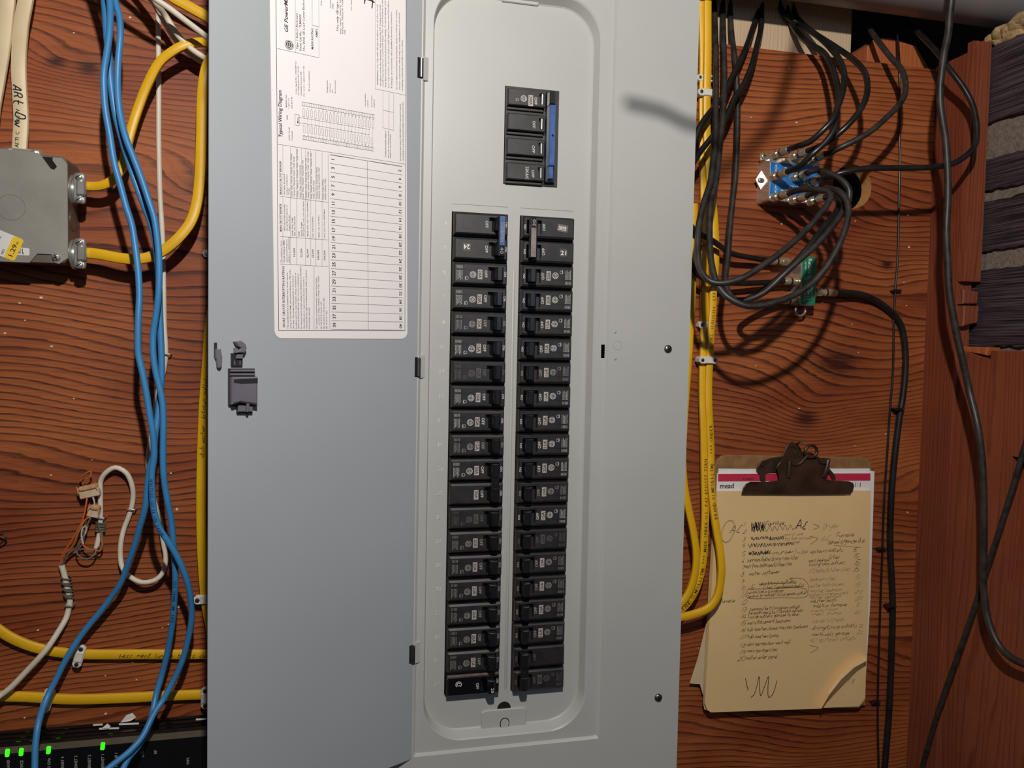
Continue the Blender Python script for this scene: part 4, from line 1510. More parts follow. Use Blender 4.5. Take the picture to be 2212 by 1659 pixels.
PH = 'white telephone wires'
W1 = [(326, -260, 70), (333, -120, 76), (341, 15, 84), (342, 72, 87), (343, 200, 87), (343, 300, 87), (346, 425, 87), (351, 508, 87), (354, 645, 87), (355, 702, 87), (358, 765, 86), (354, 798, 86), (339, 858, 85), (333, 910, 84),
      (322, 973, 83), (320, 1005, 82), (328, 1060, 82), (337, 1097, 82), (345, 1121, 82), (353, 1173, 80), (358, 1205, 78), (351, 1238, 75), (337, 1252, 74), (308, 1258, 74), (281, 1246, 77), (264, 1225, 80),
      (260, 1198, 83), (262, 1167, 84), (268, 1142, 86), (279, 1113, 86), (287, 1080, 85), (285, 1048, 82), (272, 1021, 80), (249, 1010, 80), (229, 1021, 81), (218, 1038, 84), (217, 1073, 86), (217, 1105, 86),
      (217, 1125, 86), (214, 1157, 85), (208, 1184, 84)]
cable('phone_cable', 'white telephone cable stapled down the plywood and looping back up to a splice', 'cable', W1, 2.6, WHT, PH, step=3)
W2 = [(133, 1221, 84), (139, 1242, 85), (146, 1271, 86), (151, 1296, 87), (147, 1321, 86), (143, 1335, 84), (125, 1366, 78), (100, 1403, 72), (62, 1445, 72), (21, 1487, 72), (0, 1503, 72), (-30, 1522, 64), (-150, 1600, 44), (-260, 1690, 30)]
cable('phone_cable', 'white telephone cable running from the splice down to the lower left', 'cable', W2, 2.9, WHT, PH, step=3)
for lab_, pts in (('upper of three white cables slanting behind the top of the door', [(150, -190, -20), (240, -90, 0), (300, -32, 12), (333, -4, 18), (364, 17, 22), (405, 48, 28), (447, 80, 36), (480, 105, 44), (560, 150, 50), (722, 190, 50)]),
                  ('middle of three white cables slanting behind the top of the door', [(190, -190, 0), (265, -100, 16), (318, -30, 30), (337, 6, 36), (358, 35, 52), (385, 77, 54), (416, 108, 56), (447, 128, 58), (480, 150, 62), (560, 195, 62), (722, 230, 60)]),
                  ('lowest of three white cables slanting behind the top of the door', [(215, -180, 20), (285, -80, 36), (322, -16, 48), (337, 14, 54), (352, 40, 64), (375, 79, 66), (407, 113, 68), (447, 140, 70), (480, 158, 72), (560, 225, 72), (722, 265, 70)])):
    cable('phone_cable', lab_, 'cable', pts, 3.0, WHT, PH)

BG = 'blue network cables'
Pb = [(180, -300, -60), (205, -160, -30), (225, -60, -10), (237, 0, 0), (237, 62, 8), (231, 114, 12), (224.6, 156, 14), (224.6, 198, 14), (228, 239, 14), (237, 291, 14), (247, 352, 14), (260, 400, 14), (272, 445, 14), (285, 487, 14), (293, 539, 12), (299, 591, 10),
      (301, 640, 8), (299, 682, 6), (298, 723, 5), (299, 765, 5), (308, 806, 5), (316, 848, 5), (324, 900, 5), (331, 941, 6), (333, 985, 8), (328, 1022, 10), (329, 1063, 12), (333, 1105, 14), (345, 1142, 16), (364, 1171, 18),
      (380, 1198, 20), (395, 1230, 24), (408, 1271, 30), (414, 1318, 38), (413, 1345, 42), (405, 1387, 48), (393, 1430, 52), (374, 1472, 54), (351, 1514, 50), (337, 1534, 44), (324, 1559, 36), (308, 1591, 28), (281, 1622, 20),
      (250, 1647, 14), (229, 1664, 10), (190, 1700, 0), (120, 1800, -10), (80, 1950, 0)]
Qb = [(165, -300, -50), (194, -160, -20), (215, -60, 0), (224.6, 0, 12), (229, 52, 20), (231, 83, 24), (236, 125, 28), (238, 166, 30), (243, 208, 30), (250, 250, 30), (262, 295, 28), (279, 352, 26), (295, 400, 24), (310, 441, 24), (324, 477, 24), (333, 510, 24),
      (340, 560, 24), (343, 610, 24), (345, 671, 24), (347, 723, 24), (349, 775, 24), (349, 817, 24), (345, 858, 24), (341, 900, 22), (335, 941, 20), (331, 985, 22), (324, 1011, 24), (318, 1053, 28), (314, 1094, 32), (301, 1142, 40),
      (289, 1184, 48), (274, 1225, 56), (260, 1261, 62), (239, 1292, 67), (214, 1325, 70), (197, 1345, 71), (173, 1376, 71), (152, 1408, 69), (135, 1439, 68), (120, 1470, 67), (106, 1497, 64), (94, 1526, 56), (83, 1563, 42),
      (77, 1605, 34), (75, 1663, 26), (74, 1710, 18), (70, 1830, 10), (60, 1960, 10)]
Rb = [(192, -300, -50), (218, -160, -20), (238, -60, 0), (248, 0, 10), (258, 37, 16), (260, 73, 20), (256, 125, 22), (254, 166, 22), (255, 208, 20), (260, 250, 18), (272, 298, 14), (289, 342, 12), (306, 387, 10), (320, 429, 8), (333, 470, 8), (339, 508, 8), (343, 550, 8),
      (344, 591, 8), (342, 640, 8), (337, 682, 10), (331, 723, 12), (331, 765, 12), (337, 806, 12), (345, 838, 12), (351, 869, 12), (353, 910, 12), (352, 985, 12), (354, 1032, 14), (362, 1084, 18), (370, 1126, 24), (374, 1167, 28),
      (377, 1209, 32), (379, 1250, 36), (377, 1292, 42), (374, 1335, 48), (368, 1376, 54), (360, 1418, 60), (349, 1460, 64), (337, 1501, 60), (331, 1532, 52), (320, 1574, 40), (298, 1613, 30), (277, 1638, 24), (264, 1665, 18), (240, 1700, 8), (190, 1800, 0), (160, 1950, 5)]
cable('network_cable', 'blue network cable with printed jacket that ends up rightmost above the modem', 'cable', Pb, 3.1, BLU, BG,
      prints=[dict(st='VERIFIED CAT 5E UTP 24AWG', s0=560, h=2.6, lift=3.15, gap=1.2)], ink_=mat('navy_ink', '16304A', .6, var=0))
cable('network_cable', 'blue network cable that bends off to the far left over the modem', 'cable', Qb, 3.1, BLU, BG)
cable('network_cable', 'blue network cable running between the other two to the modem', 'cable', Rb, 3.1, BLU, BG,
      prints=[dict(st='75C  24AWG  CMR  PAIR', s0=680, h=2.6, lift=3.15, gap=1.2)], ink_=MATS['navy_ink'])

# splice of loose telephone wires with gel connectors
GEL = mat('gel_connector', 'C8A070', .25, var=.3, scale=120, col2='D8C8B8')
COP = mat('copper_wire', 'B86A3C', .4, var=.2)
ORW = mat('orange_wire', 'D06428', .45, var=.05)
GRW = mat('grey_wire', '6A6458', .5, var=.2)
WW = mat('white_wire', 'C0B8AC', .5, var=.05)
for lab_, (x, y, w_, h_, a_) in {'larger clear gel splice connector on loose telephone wires': (192, 1061, 19, 13, 12), 'smaller amber gel splice connector beside the white cable loop': (203, 1104, 11, 13, -14)}.items():
    Y = 78
    G = wallF(Y).at(*wallF(Y).loc(x, y), 0, a_)
    t = thing('splice_connector', lab_, 'connector', G.p(0, -h_ / 2), 'gel splice connectors')
    b = B().prism(G, rrect(-w_ / 2, -h_ / 2, w_ / 2, h_ * .15, 1.2, 3), -5, 2, .8)
    b.build('housing', GEL, t)
    b = B().prism(G, rrect(-w_ / 2 + .5, h_ * .1, w_ / 2 - .5, h_ / 2, 3, 5), -4, 4, 1.4)
    b.build('press_cap', mat('amber_cap', 'B98040', .25, col2='C8A888', var=.2, scale=200), t)
strands = [([(131, 1219, 84), (134, 1200, 82), (150, 1175, 80), (165, 1150, 78), (178, 1125, 76), (185, 1095, 76), (188, 1075, 78)], ORW),
           ([(133, 1219, 83), (140, 1197, 80), (156, 1180, 78), (172, 1145, 76), (185, 1122, 76), (200, 1115, 77)], COP),
           ([(134, 1219, 83), (150, 1195, 78), (165, 1183, 77), (178, 1165, 77), (186, 1140, 77), (196, 1118, 77)], GRW),
           ([(135, 1218, 82), (152, 1192, 80), (175, 1180, 79), (182, 1155, 78), (178, 1135, 78), (190, 1120, 78)], GRW),
           ([(164, 1190, 76), (172, 1202, 74), (190, 1207, 74), (203, 1199, 75), (209, 1186, 78)], GRW),
           ([(164, 1188, 77), (180, 1186, 75), (196, 1189, 75), (209, 1187, 78)], GRW),
           ([(176, 1170, 77), (182, 1180, 76), (196, 1188, 76), (206, 1187, 77)], ORW),
           ([(175, 1166, 77), (186, 1148, 77), (186, 1136, 76), (179, 1140, 76), (176, 1160, 76), (180, 1175, 76)], WW),
           ([(210, 1185, 78), (220, 1176, 78), (221, 1155, 78), (214, 1140, 79), (212, 1128, 79)], GRW),
           ([(205, 1188, 77), (216, 1190, 77), (221, 1180, 77), (217, 1150, 78)], COP),
           ([(176, 1040, 82), (173, 1032, 80), (186, 1022, 78), (196, 1018, 78), (196, 1028, 78), (183, 1038, 79), (178, 1046, 80)], COP),
           ([(200, 1072, 78), (204, 1085, 77), (203, 1096, 78)], WW)]
SL = ['orange wire rising to the larger gel connector', 'copper wire leading to the amber gel connector', 'grey wire leading straight to the amber gel connector', 'grey wire bowing right below the amber gel connector',
      'grey wire looping lowest under the telephone splice', 'grey wire crossing level under the telephone splice', 'short orange wire joining the end of the white cable loop', 'white wire twisted into a small loop in the splice',
      'grey wire climbing beside the wound white cable', 'copper wire arcing right of the white cable end', 'bare copper curl above the larger gel connector', 'short white wire between the two gel connectors']
for (pts, m_), lab_ in zip(strands, SL):
    tag(B().tube(path(pts, 2.0), .85, 6).build('splice_wire', m_, smooth_=True), lab_, 'wire', 'loose splice wires')
for lab_, (x, y0, y1) in {'grey wire wound around the white cable loop': (217, 1128, 1148), 'grey wire wound around the white cable below the splice': (146, 1245, 1290)}.items():
    q0, q1 = onY(x - (3 if x < 200 else -1), y0, 86), onY(x + (4 if x < 200 else 0), y1, 86)
    pts = []
    for i in range(90):
        t = i / 89
        a = t * 2 * math.pi * 7
        pts.append(q0 + (q1 - q0) * t + V(math.cos(a) * 4.4, math.sin(a) * 3.8 - 1, 1.2 * math.sin(a * .5)))
    tag(B().tube(np.array(pts), .8, 6).build('wire_wrap', GRW, smooth_=True), lab_, 'wire')


def staple(label, x, y, Y, L=24, ang=90, w=9, h=3.5, m_=None, group='white cable staples'):
    """nail-on cable staple: hexagonal strap bridging the cable, two nails"""
    G0 = wallF(Y)
    G = G0.at(*G0.loc(x, y), 0, ang)
    t = thing('cable_staple', label, 'staple', G.p(0, 0, -1), group)
    b = B()
    e = w * .5
    b.prism(G, [(-L / 2, -e * .45), (-L / 2 + e * .6, -e), (L / 2 - e * .6, -e), (L / 2, -e * .45), (L / 2, e * .45), (L / 2 - e * .6, e), (-L / 2 + e * .6, e), (-L / 2, e * .45)], -h, 0, .8)
    b.prism(G, [(-L / 2 + w * .7, -e * .9), (L / 2 - w * .7, -e * .9), (L / 2 - w * .7, e * .9), (-L / 2 + w * .7, e * .9)], -.2, 1.2, .8)
    b.build('strap', m_ or WPL, t)
    for s_ in (-1, 1):
        B().lathe(G.p(s_ * (L / 2 - w * .42), 0, -.3), G.c, [(0, w * .24), (1.0, w * .24), (1.3, w * .15), (1.35, .05)], 12).build('nail', NAIL, t, True)
    return t


staple('white staple holding the upper level yellow cable above the modem', 170, 1419, 79, 24, 75, 9)
staple('white staple half hidden by a blue cable on the lower level yellow cable', 101, 1514, 79, 26, 75, 10)
staple('white staple at the door edge on the lower level yellow cable', 443, 1509, 79, 24, 90, 9)
staple('white staple on the upright yellow cable beside the door edge', 443, 1296, 77, 24, 0, 10)
for lab_, x, y, a_ in (('wire staple across the white telephone cable beside the blue cables', 360, 765, 0), ('wire staple on the descending side of the white cable loop', 284, 1100, 0),
                       ('wire staple on the rising side of the white cable loop', 218, 1118, 0), ('wire staple on the lower left white cable', 150, 1307, 0)):
    G = wallF(84)
    l = G.loc(x, y)
    P = np.array([G.p(l[0] + dx, l[1], dz) for dx, dz in ((-4.0, -6), (-4.0, 1), (-3.2, 2.6), (0, 3.0), (3.2, 2.6), (4.0, 1), (4.0, -6))])
    tag(B().tube(P, .7, 8).build('wire_staple', STEEL, smooth_=True), lab_, 'staple', 'wire staples')
G = wallF(86)
l = G.loc(446, 547)
tag(B().prism(G.at(*l), circle(0, 0, 5, 6), -6, 0, .8).lathe(G.p(l[0], l[1], -.2), G.c, [(0, 2.6), (1.4, 2.4), (1.8, .1)], 12).build('hex_bolt', STEEL), 'small steel hex nut on the plywood beside the door edge', 'bolt')
P = path([(-6, 1158, 86), (8, 1155, 80), (14, 1160, 80), (4, 1172, 82), (-4, 1182, 88)], 2)
tag(B().tube(P, .9, 8).build('wire_staple', STEELD, smooth_=True), 'dark bent wire staple at the far left edge', 'staple', 'wire staples')

# ================================================================== CABLES, RIGHT
cable('power_cable', 'yellow cable with printed date, right of the pair on the plywood, curling at the clipboard', 'cable',
      [(1529, -30, 80), (1528, 7, 80), (1528, 94, 79), (1527, 165, 78), (1526, 235, 78), (1527, 305, 78), (1533, 390, 79), (1543, 480, 80), (1545, 560, 80), (1540, 633, 80), (1539, 668, 80), (1535, 715, 79), (1533, 762, 78),
       (1530, 821, 78), (1530, 870, 77), (1533, 930, 76), (1535, 976, 75), (1535, 1035, 72), (1539, 1082, 68), (1547, 1141, 63), (1556, 1196, 60), (1558, 1240, 59), (1549, 1288, 59), (1532, 1312, 59), (1503, 1325, 60),
       (1470, 1333, 60), (1440, 1336, 60)], 4.9, YEL, NM, ht=3.3,
      prints=[dict(st='ROOKS  11/11/2016  277', s0=380, h=3.6, lift=3.6, gap=1.35, flipd=True), dict(st='BRAND SIMPULL(TM)   *** UNDER', s0=170, h=4.0, lift=3.6, gap=1.35, flipd=True)])
cable('power_cable', 'yellow cable with printed patent text, left of the pair beside the clipboard', 'cable',
      [(1516, -30, 83), (1517, 30, 83), (1519, 120, 83), (1518, 235, 83), (1519, 340, 83), (1522, 470, 84), (1521, 621, 84), (1522, 691, 83), (1520, 750, 82), (1518, 800, 81), (1518, 870, 80), (1519, 900, 79), (1521, 965, 78), (1522, 1035, 76),
       (1523, 1109, 73), (1521, 1160, 71), (1519, 1200, 70), (1509, 1254, 68), (1494, 1288, 67), (1475, 1312, 66), (1445, 1332, 66)], 5.2, YEL, NM, ht=3.2,
      prints=[dict(st='BRAND SIMPULL(TM) *** MADE UNDER U.S. PAT 8701277 TSRN', s0=14, h=3.9, lift=3.5, gap=1.25, flipd=True)])
cable('power_cable', 'yellow cable ducking behind the right edge of the panel cover', 'cable',
      [(1499, 440, 70), (1498, 503, 70), (1496, 597, 70), (1492, 691, 68), (1486, 785, 64), (1478, 900, 60), (1474, 990, 58), (1478, 1050, 58), (1486, 1094, 58), (1498, 1152, 59), (1504, 1205, 60), (1500, 1242, 61), (1489, 1277, 62),
       (1472, 1302, 62), (1440, 1325, 62)], 4.6, YEL, NM, ht=3.0)
staple('upper white staple on the yellow pair beside the coax bundle', 1529, 199, 74, 24, 0, 9, h=10)
staple('white staple tucked behind the yellow pair just above another staple', 1525, 168, 80, 22, 0, 8, h=8)
staple('white staple half covered by the yellow pair below the green splitter', 1528, 702, 80, 22, 0, 9, h=8)
staple('lower white staple across the yellow pair above the clipboard', 1531, 778, 72, 24, 0, 9, h=12)

CX = 'black coax cables'
RX = 3.45


def fconn(parent, o, d, L=27, m_=None, nm='connector'):
    o, d = np.array(o, float), unit(np.array(d, float))
    b = B()
    b.mi(0).lathe(o - d * L, d, [(0, 4.9), (0, 5.6), (8, 5.6), (8, 4.6)], 6)
    b.lathe(o - d * (L - 8), d, [(0, 4.2), (5, 4.2), (5.5, 4.9), (L - 10, 4.9), (L - 8, 4.2)], 18)
    b.mi(1).lathe(o - d * (L - 14), d, [(0, 4.2), (0, 5.0), (2.4, 5.0), (2.4, 4.2)], 18)
    return b.build(nm, [m_ or BRASS, BLK], parent, True)


BRASS = mat('nickel_connector', 'CFC0A2', .25, .7, var=.2, scale=120)
TIPY = 34.0
SPF = 62.0
# outlet positions on the blue splitter, by the cable end each one carries
OUT = {'c1': (1702, 323), 'c2': (1742, 327), 'c3': (1782, 334), 'm1': (1698, 372), 'm2': (1744, 374), 'm3': (1768, 387), 'b1': (1701, 418), 'b2': (1741, 424), 'b3': (1780, 427)}
COAX = [
    ('coax cable leaving the upper left port of the blue splitter', 'c1', [(1702, 323, 34), (1722, 316, 16), (1749, 306, 3), (1777, 282, -8), (1798, 259, -12), (1810, 230, -10), (1820, 200, -5), (1824, 165, 5), (1817, 136, 20),
                                                                          (1796, 106, 45), (1766, 78, 70), (1730, 54, 92), (1695, 31, 104), (1684, 9, 112), (1680, -14, 116)]),
    ('coax cable bowing widest right from the upper middle port of the blue splitter', 'c2', [(1742, 327, 34), (1777, 313, 12), (1817, 284, -5), (1850, 249, -10), (1869, 216, -8), (1874, 186, 0), (1867, 155, 15), (1841, 127, 40),
                                                                                              (1801, 99, 66), (1754, 68, 90), (1723, 40, 104), (1713, 16, 112), (1708, -8, 116)]),
    ('coax cable from the left middle port of the blue splitter tucked behind the first', 'm1', [(1698, 372, 34), (1726, 360, 14), (1754, 334, 0), (1784, 306, -6), (1803, 277, -8), (1808, 240, -2), (1812, 200, 4), (1806, 172, 14),
                                                                                                (1796, 141, 30), (1777, 112, 52), (1742, 90, 76), (1715, 60, 96), (1700, 20, 112), (1696, -8, 116)]),
    ('dusty coax cable from the upper right splitter port, kinked beside the thin wire', 'c3', [(1782, 334, 34), (1813, 320, 16), (1848, 303, 8), (1883, 282, 4), (1918, 251, 4), (1942, 226, 8), (1954, 205, 14), (1956, 179, 24),
                                                                                               (1947, 150, 40), (1925, 125, 56), (1897, 89, 76), (1878, 61, 98), (1868, 38, 112), (1862, 15, 118)]),
    ('coax cable crossing level to the stud and bowing up around it', 'm3', [(1768, 387, 34), (1785, 384, 18), (1803, 378, 8), (1824, 372, 2), (1858, 365, -2), (1900, 363, -4), (1963, 363, -4), (2025, 360, -4), (2057, 354, -6), (2082, 340, -8),
                                                                         (2104, 318, -8), (2110, 296, -6), (2107, 251, 0), (2098, 220, 6), (2079, 186, 14), (2051, 149, 26), (2031, 121, 40), (2010, 97, 60), (1986, 73, 80), (1960, 45, 104), (1950, 28, 112)]),
    ('upper looping coax cable from the lower left port of the blue splitter', 'b1', [(1701, 418, 34), (1729, 410, 10), (1763, 409, -16), (1786, 413, -28), (1794, 424, -34), (1788, 440, -38), (1773, 460, -40), (1749, 489, -43), (1695, 539, -48),
                                                                       (1650, 572, -50), (1600, 602, -50), (1552, 612, -45), (1530, 605, -40), (1512, 580, -30), (1507, 540, -20), (1509, 490, -10), (1520, 440, 0), (1535, 390, 14), (1545, 306, 35),
                                                                       (1546, 235, 50), (1547, 165, 65), (1546, 94, 80), (1543, 14, 108), (1542, -10, 116)]),
    ('lowest hanging looping coax cable from the lower middle port of the blue splitter', 'b2', [(1741, 424, 34), (1765, 412, 8), (1801, 409, -22), (1817, 417, -36), (1830, 436, -45), (1833, 456, -50), (1829, 483, -55), (1813, 527, -60), (1790, 570, -62),
                                                                         (1754, 612, -62), (1720, 635, -62), (1672, 654, -62), (1640, 661, -60), (1606, 659, -57), (1570, 640, -50), (1550, 615, -42), (1538, 575, -30), (1533, 520, -15), (1533, 480, -5),
                                                                         (1535, 440, 4), (1547, 390, 18), (1556, 306, 38), (1563, 235, 52), (1565, 165, 66), (1563, 94, 80), (1561, 19, 108), (1560, -10, 116)]),
    ('straight hanging coax cable with bright highlight that doubles back up to the blue splitter', 'm2', [(1744, 374, 34), (1763, 368, 15), (1790, 374, -5), (1817, 388, -18), (1833, 408, -26), (1834, 430, -28), (1822, 455, -30), (1800, 487, -34), (1765, 527, -36),
                                                                           (1719, 569, -36), (1690, 596, -34), (1650, 632, -26), (1612, 648, -16), (1586, 646, -6), (1571, 626, 4), (1567, 600, 12), (1572, 560, 22), (1576, 500, 34), (1583, 430, 46), (1588, 390, 52),
                                                                           (1593, 282, 66), (1593, 212, 74), (1589, 141, 80), (1580, 70, 98), (1577, 19, 110), (1576, -10, 116)]),
    ('coax cable linking the blue splitter to the lowest left port of the green splitter', 'b3', [(1780, 427, 34), (1800, 424, 10), (1812, 440, -8), (1803, 463, -16), (1783, 486, -22), (1742, 539, -28), (1686, 597, -22), (1640, 632, -4), (1612, 648, 18),
                                                                                                 (1606, 656, 38), (1622, 658, 55), (1655, 653, 68), (1688, 649, 76)]),
]
sp_ends = {}
for lab_, key, pts in COAX:
    P = path(pts, 3.5)
    t = thing('coax_cable', 'black ' + lab_ if not lab_.startswith(('upper', 'lowest', 'straight', 'dusty')) else lab_.replace('coax', 'black coax', 1), 'cable', P[-1] if P[-1][2] < P[0][2] else P[0], CX)
    B().tube(P, RX, 12).build('jacket', BLKD if key in ('m2', 'b1', 'b2', 'c3') else BLK, t, True)
    d_ = V(0, -1, 0)
    fconn(t, P[0] + d_ * 1.5, d_, 28)
    sp_ends[key] = P[0]

GZ = []
for lab_, pts in (('black coax cable swinging behind the cover edge to the top port of the green splitter',
                   [(1634, 4, 116), (1636, 28, 112), (1624, 66, 97), (1610, 106, 80), (1596, 136, 72), (1580, 169, 66), (1563, 207, 62), (1538, 237, 58), (1514, 270, 55), (1502, 301, 53), (1484, 350, 52), (1474, 430, 52), (1493, 489, 55), (1542, 522, 60),
                    (1577, 546, 66), (1624, 557, 72), (1664, 564, 76)]),
                  ('black coax cable swinging behind the cover edge to the middle port of the green splitter',
                   [(1646, -5, 116), (1645, 21, 110), (1644, 59, 97), (1636, 94, 80), (1624, 141, 66), (1606, 183, 60), (1587, 212, 56), (1568, 254, 52), (1538, 296, 48), (1512, 329, 46), (1496, 356, 45), (1482, 400, 45), (1478, 470, 46), (1484, 530, 50),
                    (1493, 569, 54), (1507, 593, 57), (1530, 605, 61), (1577, 611, 68), (1640, 611, 74), (1694, 607, 76)])):
    P = path(pts, 3.5)
    t = thing('coax_cable', lab_, 'cable', P[-1], CX)
    B().tube(P, RX, 12).build('jacket', BLK, t, True)
    fconn(t, P[-1], V(-1, 0, 0), 24)
fconn([o for o in bpy.data.objects if o.get('label', '').startswith('black coax cable linking')][0], onY(1690, 649, 76), V(-1, 0, 0), 24)

P = path([(1806, 633, 76), (1848, 634, 78), (1883, 644.5, 82), (1918, 668, 85), (1944, 699, 86), (1953, 734, 86), (1956, 785, 86), (1951, 850, 86), (1944, 894, 86), (1935, 965, 86), (1928, 1035, 86), (1924, 1105, 86), (1923, 1182, 86), (1928, 1301, 86),
          (1925, 1437, 86), (1920, 1545, 86), (1911, 1658, 86), (1905, 1740, 86), (1895, 1980, 86)], 4)
t = thing('coax_cable', 'thick black coax cable clipped straight down the plywood from the green splitter', 'cable', P[-1], CX)
B().tube(P, 4.2, 12).build('jacket', BLK, t, True)
fconn(t, P[0], V(1, 0, 0), 30)
cable('coax_cable', 'thick black coax cable hanging in front of the stud and curving off to the right', 'cable', None, 4.1, BLKD, CX,
      world_pts=[onY(*p_) for p_ in ((2075, -260, -60), (2062, -90, -42), (2055, 0, -36), (2051, 37, -32), (2048, 75, -28), (2040, 112, -22), (2035, 149, -18), (2031, 186, -15), (2031, 223, -14), (2036, 261, -14), (2042, 298, -14), (2047, 374, -14), (2047, 437, -14),
                                     (2044, 499, -14), (2047, 562, -14), (2050, 625, -14), (2057, 672, -15), (2069, 734, -16), (2080, 781, -18), (2093, 841, -20))] +
      [onX(*p_) for p_ in ((2112, 922, 622), (2122, 1004, 627), (2125, 1085, 630), (2125, 1193, 632), (2125, 1274, 634), (2136, 1345, 636), (2158, 1394, 638), (2185, 1421, 639), (2212, 1434, 640), (2250, 1446, 640), (2360, 1462, 640), (2480, 1445, 640))])
cable('coax_cable', 'dull black cable slanting from the notch down across the low board', 'cable', None, 3.3, BLKD, CX,
      world_pts=[onX(x, y, X) for x, y, X in ((2230, 915, 652), (2212, 971, 652), (2185, 1063, 651), (2142, 1199, 649), (2098, 1334, 648), (2066, 1426, 647), (2028, 1534, 646), (1995, 1648, 646), (1978, 1710, 646), (1930, 1880, 640))])
cable('thin_wire', 'thin black wire stapled down the plywood left of the thick coax', 'wire',
      [(1936, 25, 112), (1937, 54, 104), (1943, 141, 84), (1944, 212, 86), (1943, 306, 87), (1944, 327, 87), (1942, 437, 87), (1939, 562, 87), (1934, 628, 87), (1931, 688, 87), (1929, 800, 87), (1922, 894, 87), (1916, 988, 87), (1910, 1082, 87),
       (1906, 1193, 87), (1901, 1329, 87), (1897, 1464, 87), (1896, 1561, 87), (1898, 1658, 87), (1899, 1740, 87), (1896, 1980, 87)], 1.4, BLK)
BCL = mat('black_clip', '161514', .35, var=.1)
for lab_, x, y, w_, a_, sz in (('black clip on the thin wire beside the green splitter', 1938, 628, 13, 5, 1.0), ('black clip on the thin wire at the clipboard', 1905, 1186, 12, 3, 1.0), ('black clip on the thin wire near the foot of the clipboard', 1893, 1518, 12, 3, 1.0),
                               ('black clip on the thick coax above the clipboard', 1944, 884, 14, 2, 1.1), ('black clip on the thick coax beside the clipboard', 1927, 1310, 13, 2, 1.0)):
    big = 'thick' in lab_
    G0 = wallF(WALL - (10 if big else 5))
    G = G0.at(*G0.loc(x, y), 0, a_)
    t = thing('cable_clip', lab_, 'clip', G.p(0, 0), 'black cable clips')
    B().prism(G, [(-w_ / 2, -1.8), (w_ / 2, -1.6), (w_ / 2, 1.4), (-w_ / 2 + 2, 1.8), (-w_ / 2 - 1.5, .4)], -8 if big else -4.5, 1.2, .6).build('clip_body', BCL, t)
    B().lathe(G.p(w_ / 2 - 2.2, 0, 1.0), G.c, [(0, 1.4), (.6, 1.4), (.8, .1)], 10).build('nail', NAIL, t, True)

# loose coax end overhead; it throws the soft shadow on the right flange
Lp = V(-90, -850, 375)
s1, s2 = onY(1352, 222, -11), onY(1505, 272, -11)
w1, w2 = Lp + (s1 - Lp) * .62, Lp + (s2 - Lp) * .62
w3 = w2 + (w2 - w1) * 1.2 + V(30, 60, 40)
cable('coax_cable', 'loose black coax end hanging overhead that shadows the cover flange', 'cable', None, RX, BLK, CX, world_pts=[w1, (w1 + w2) / 2 + V(0, 0, 2), w2, w3, w3 + V(90, 90, 160)])

# ================================================================== SPLITTERS
PLATE = mat('nickel_plate', 'CFC8BC', .2, .75, var=.08, scale=40)
SBLUE = mat('splitter_blue', '1C5FA8', .3, var=.25, scale=60, col2='2E7CC4')
SGREEN = mat('splitter_green', '1F7A56', .35, var=.1)
FS = wallF(SPF)
x0, z1 = FS.loc(1663, 338)
x1, z0 = FS.loc(1768, 441)
sp = thing('coax_splitter', 'blue faced eight-way coax splitter crowded with black cables', 'splitter', ((x0 + x1) / 2, WALL, z0))
B().prism(FS, rrect(x0, z0, x1, z1, 3, 4), -(WALL - SPF) + .2, 0, .8).build('housing', PLATE, sp)
xb, zt_ = FS.loc(1665, 350)
zb_ = FS.loc(1665, 421)[1]
B().prism(FS, [(xb, zb_), (x1 - 1, zb_), (x1 - 1, zt_), (xb, zt_)], 0, .25).build('face_plate', SBLUE, sp)
b = B()
G = FS
l = FS.loc(1694, 365)
b.text(FS, 'HOLLAND', l[0], l[1], 3.6, w=18, z=.4, shear=.2)
l = FS.loc(1703, 408)
b.text(FS, 'GSV-8', l[0], l[1], 4.0, w=14, z=.4)
l = FS.loc(1686, 414)
b.text(FS, 'HERIN-', l[0], l[1], 3.0, w=12, z=.4, shear=.2)
for (x, y) in ((1676, 363), (1675, 409)):
    l = FS.loc(x, y)
    b.text(FS, '-11dB', l[0], l[1] - .7, 1.5, w=5.6, align='c', z=.4)
    for s_ in (1, -1):
        b.add([FS.p(l[0] - 1.4, l[1] + s_ * 2.2, .4), FS.p(l[0] + 1.4, l[1] + s_ * 2.2, .4), FS.p(l[0], l[1] + s_ * 4.6, .4)], [(0, 1, 2) if s_ > 0 else (0, 2, 1)])
        b.add([FS.p(l[0] - .5, l[1] + s_ * 1.2, .4), FS.p(l[0] + .5, l[1] + s_ * 1.2, .4), FS.p(l[0] + .5, l[1] + s_ * 2.4, .4), FS.p(l[0] - .5, l[1] + s_ * 2.4, .4)], [(0, 1, 2, 3) if s_ > 0 else (0, 3, 2, 1)])
l = FS.loc(1757, 361)
b.add([FS.p(l[0] - 1.4, l[1], .4), FS.p(l[0] + 1.4, l[1], .4), FS.p(l[0], l[1] + 2.4, .4)], [(0, 1, 2)])
b.build('face_lettering', mat('face_ink', 'D5DCE6', .5, var=0), sp)
for k, p in sp_ends.items():
    B().lathe(V(p[0], SPF + .5, p[2]), (0, -1, 0), [(0, 5.8), (1.5, 5.8), (1.5, 4.4), (9, 4.4), (9, 3.8)], 16).build('port', PLATE, sp, True)
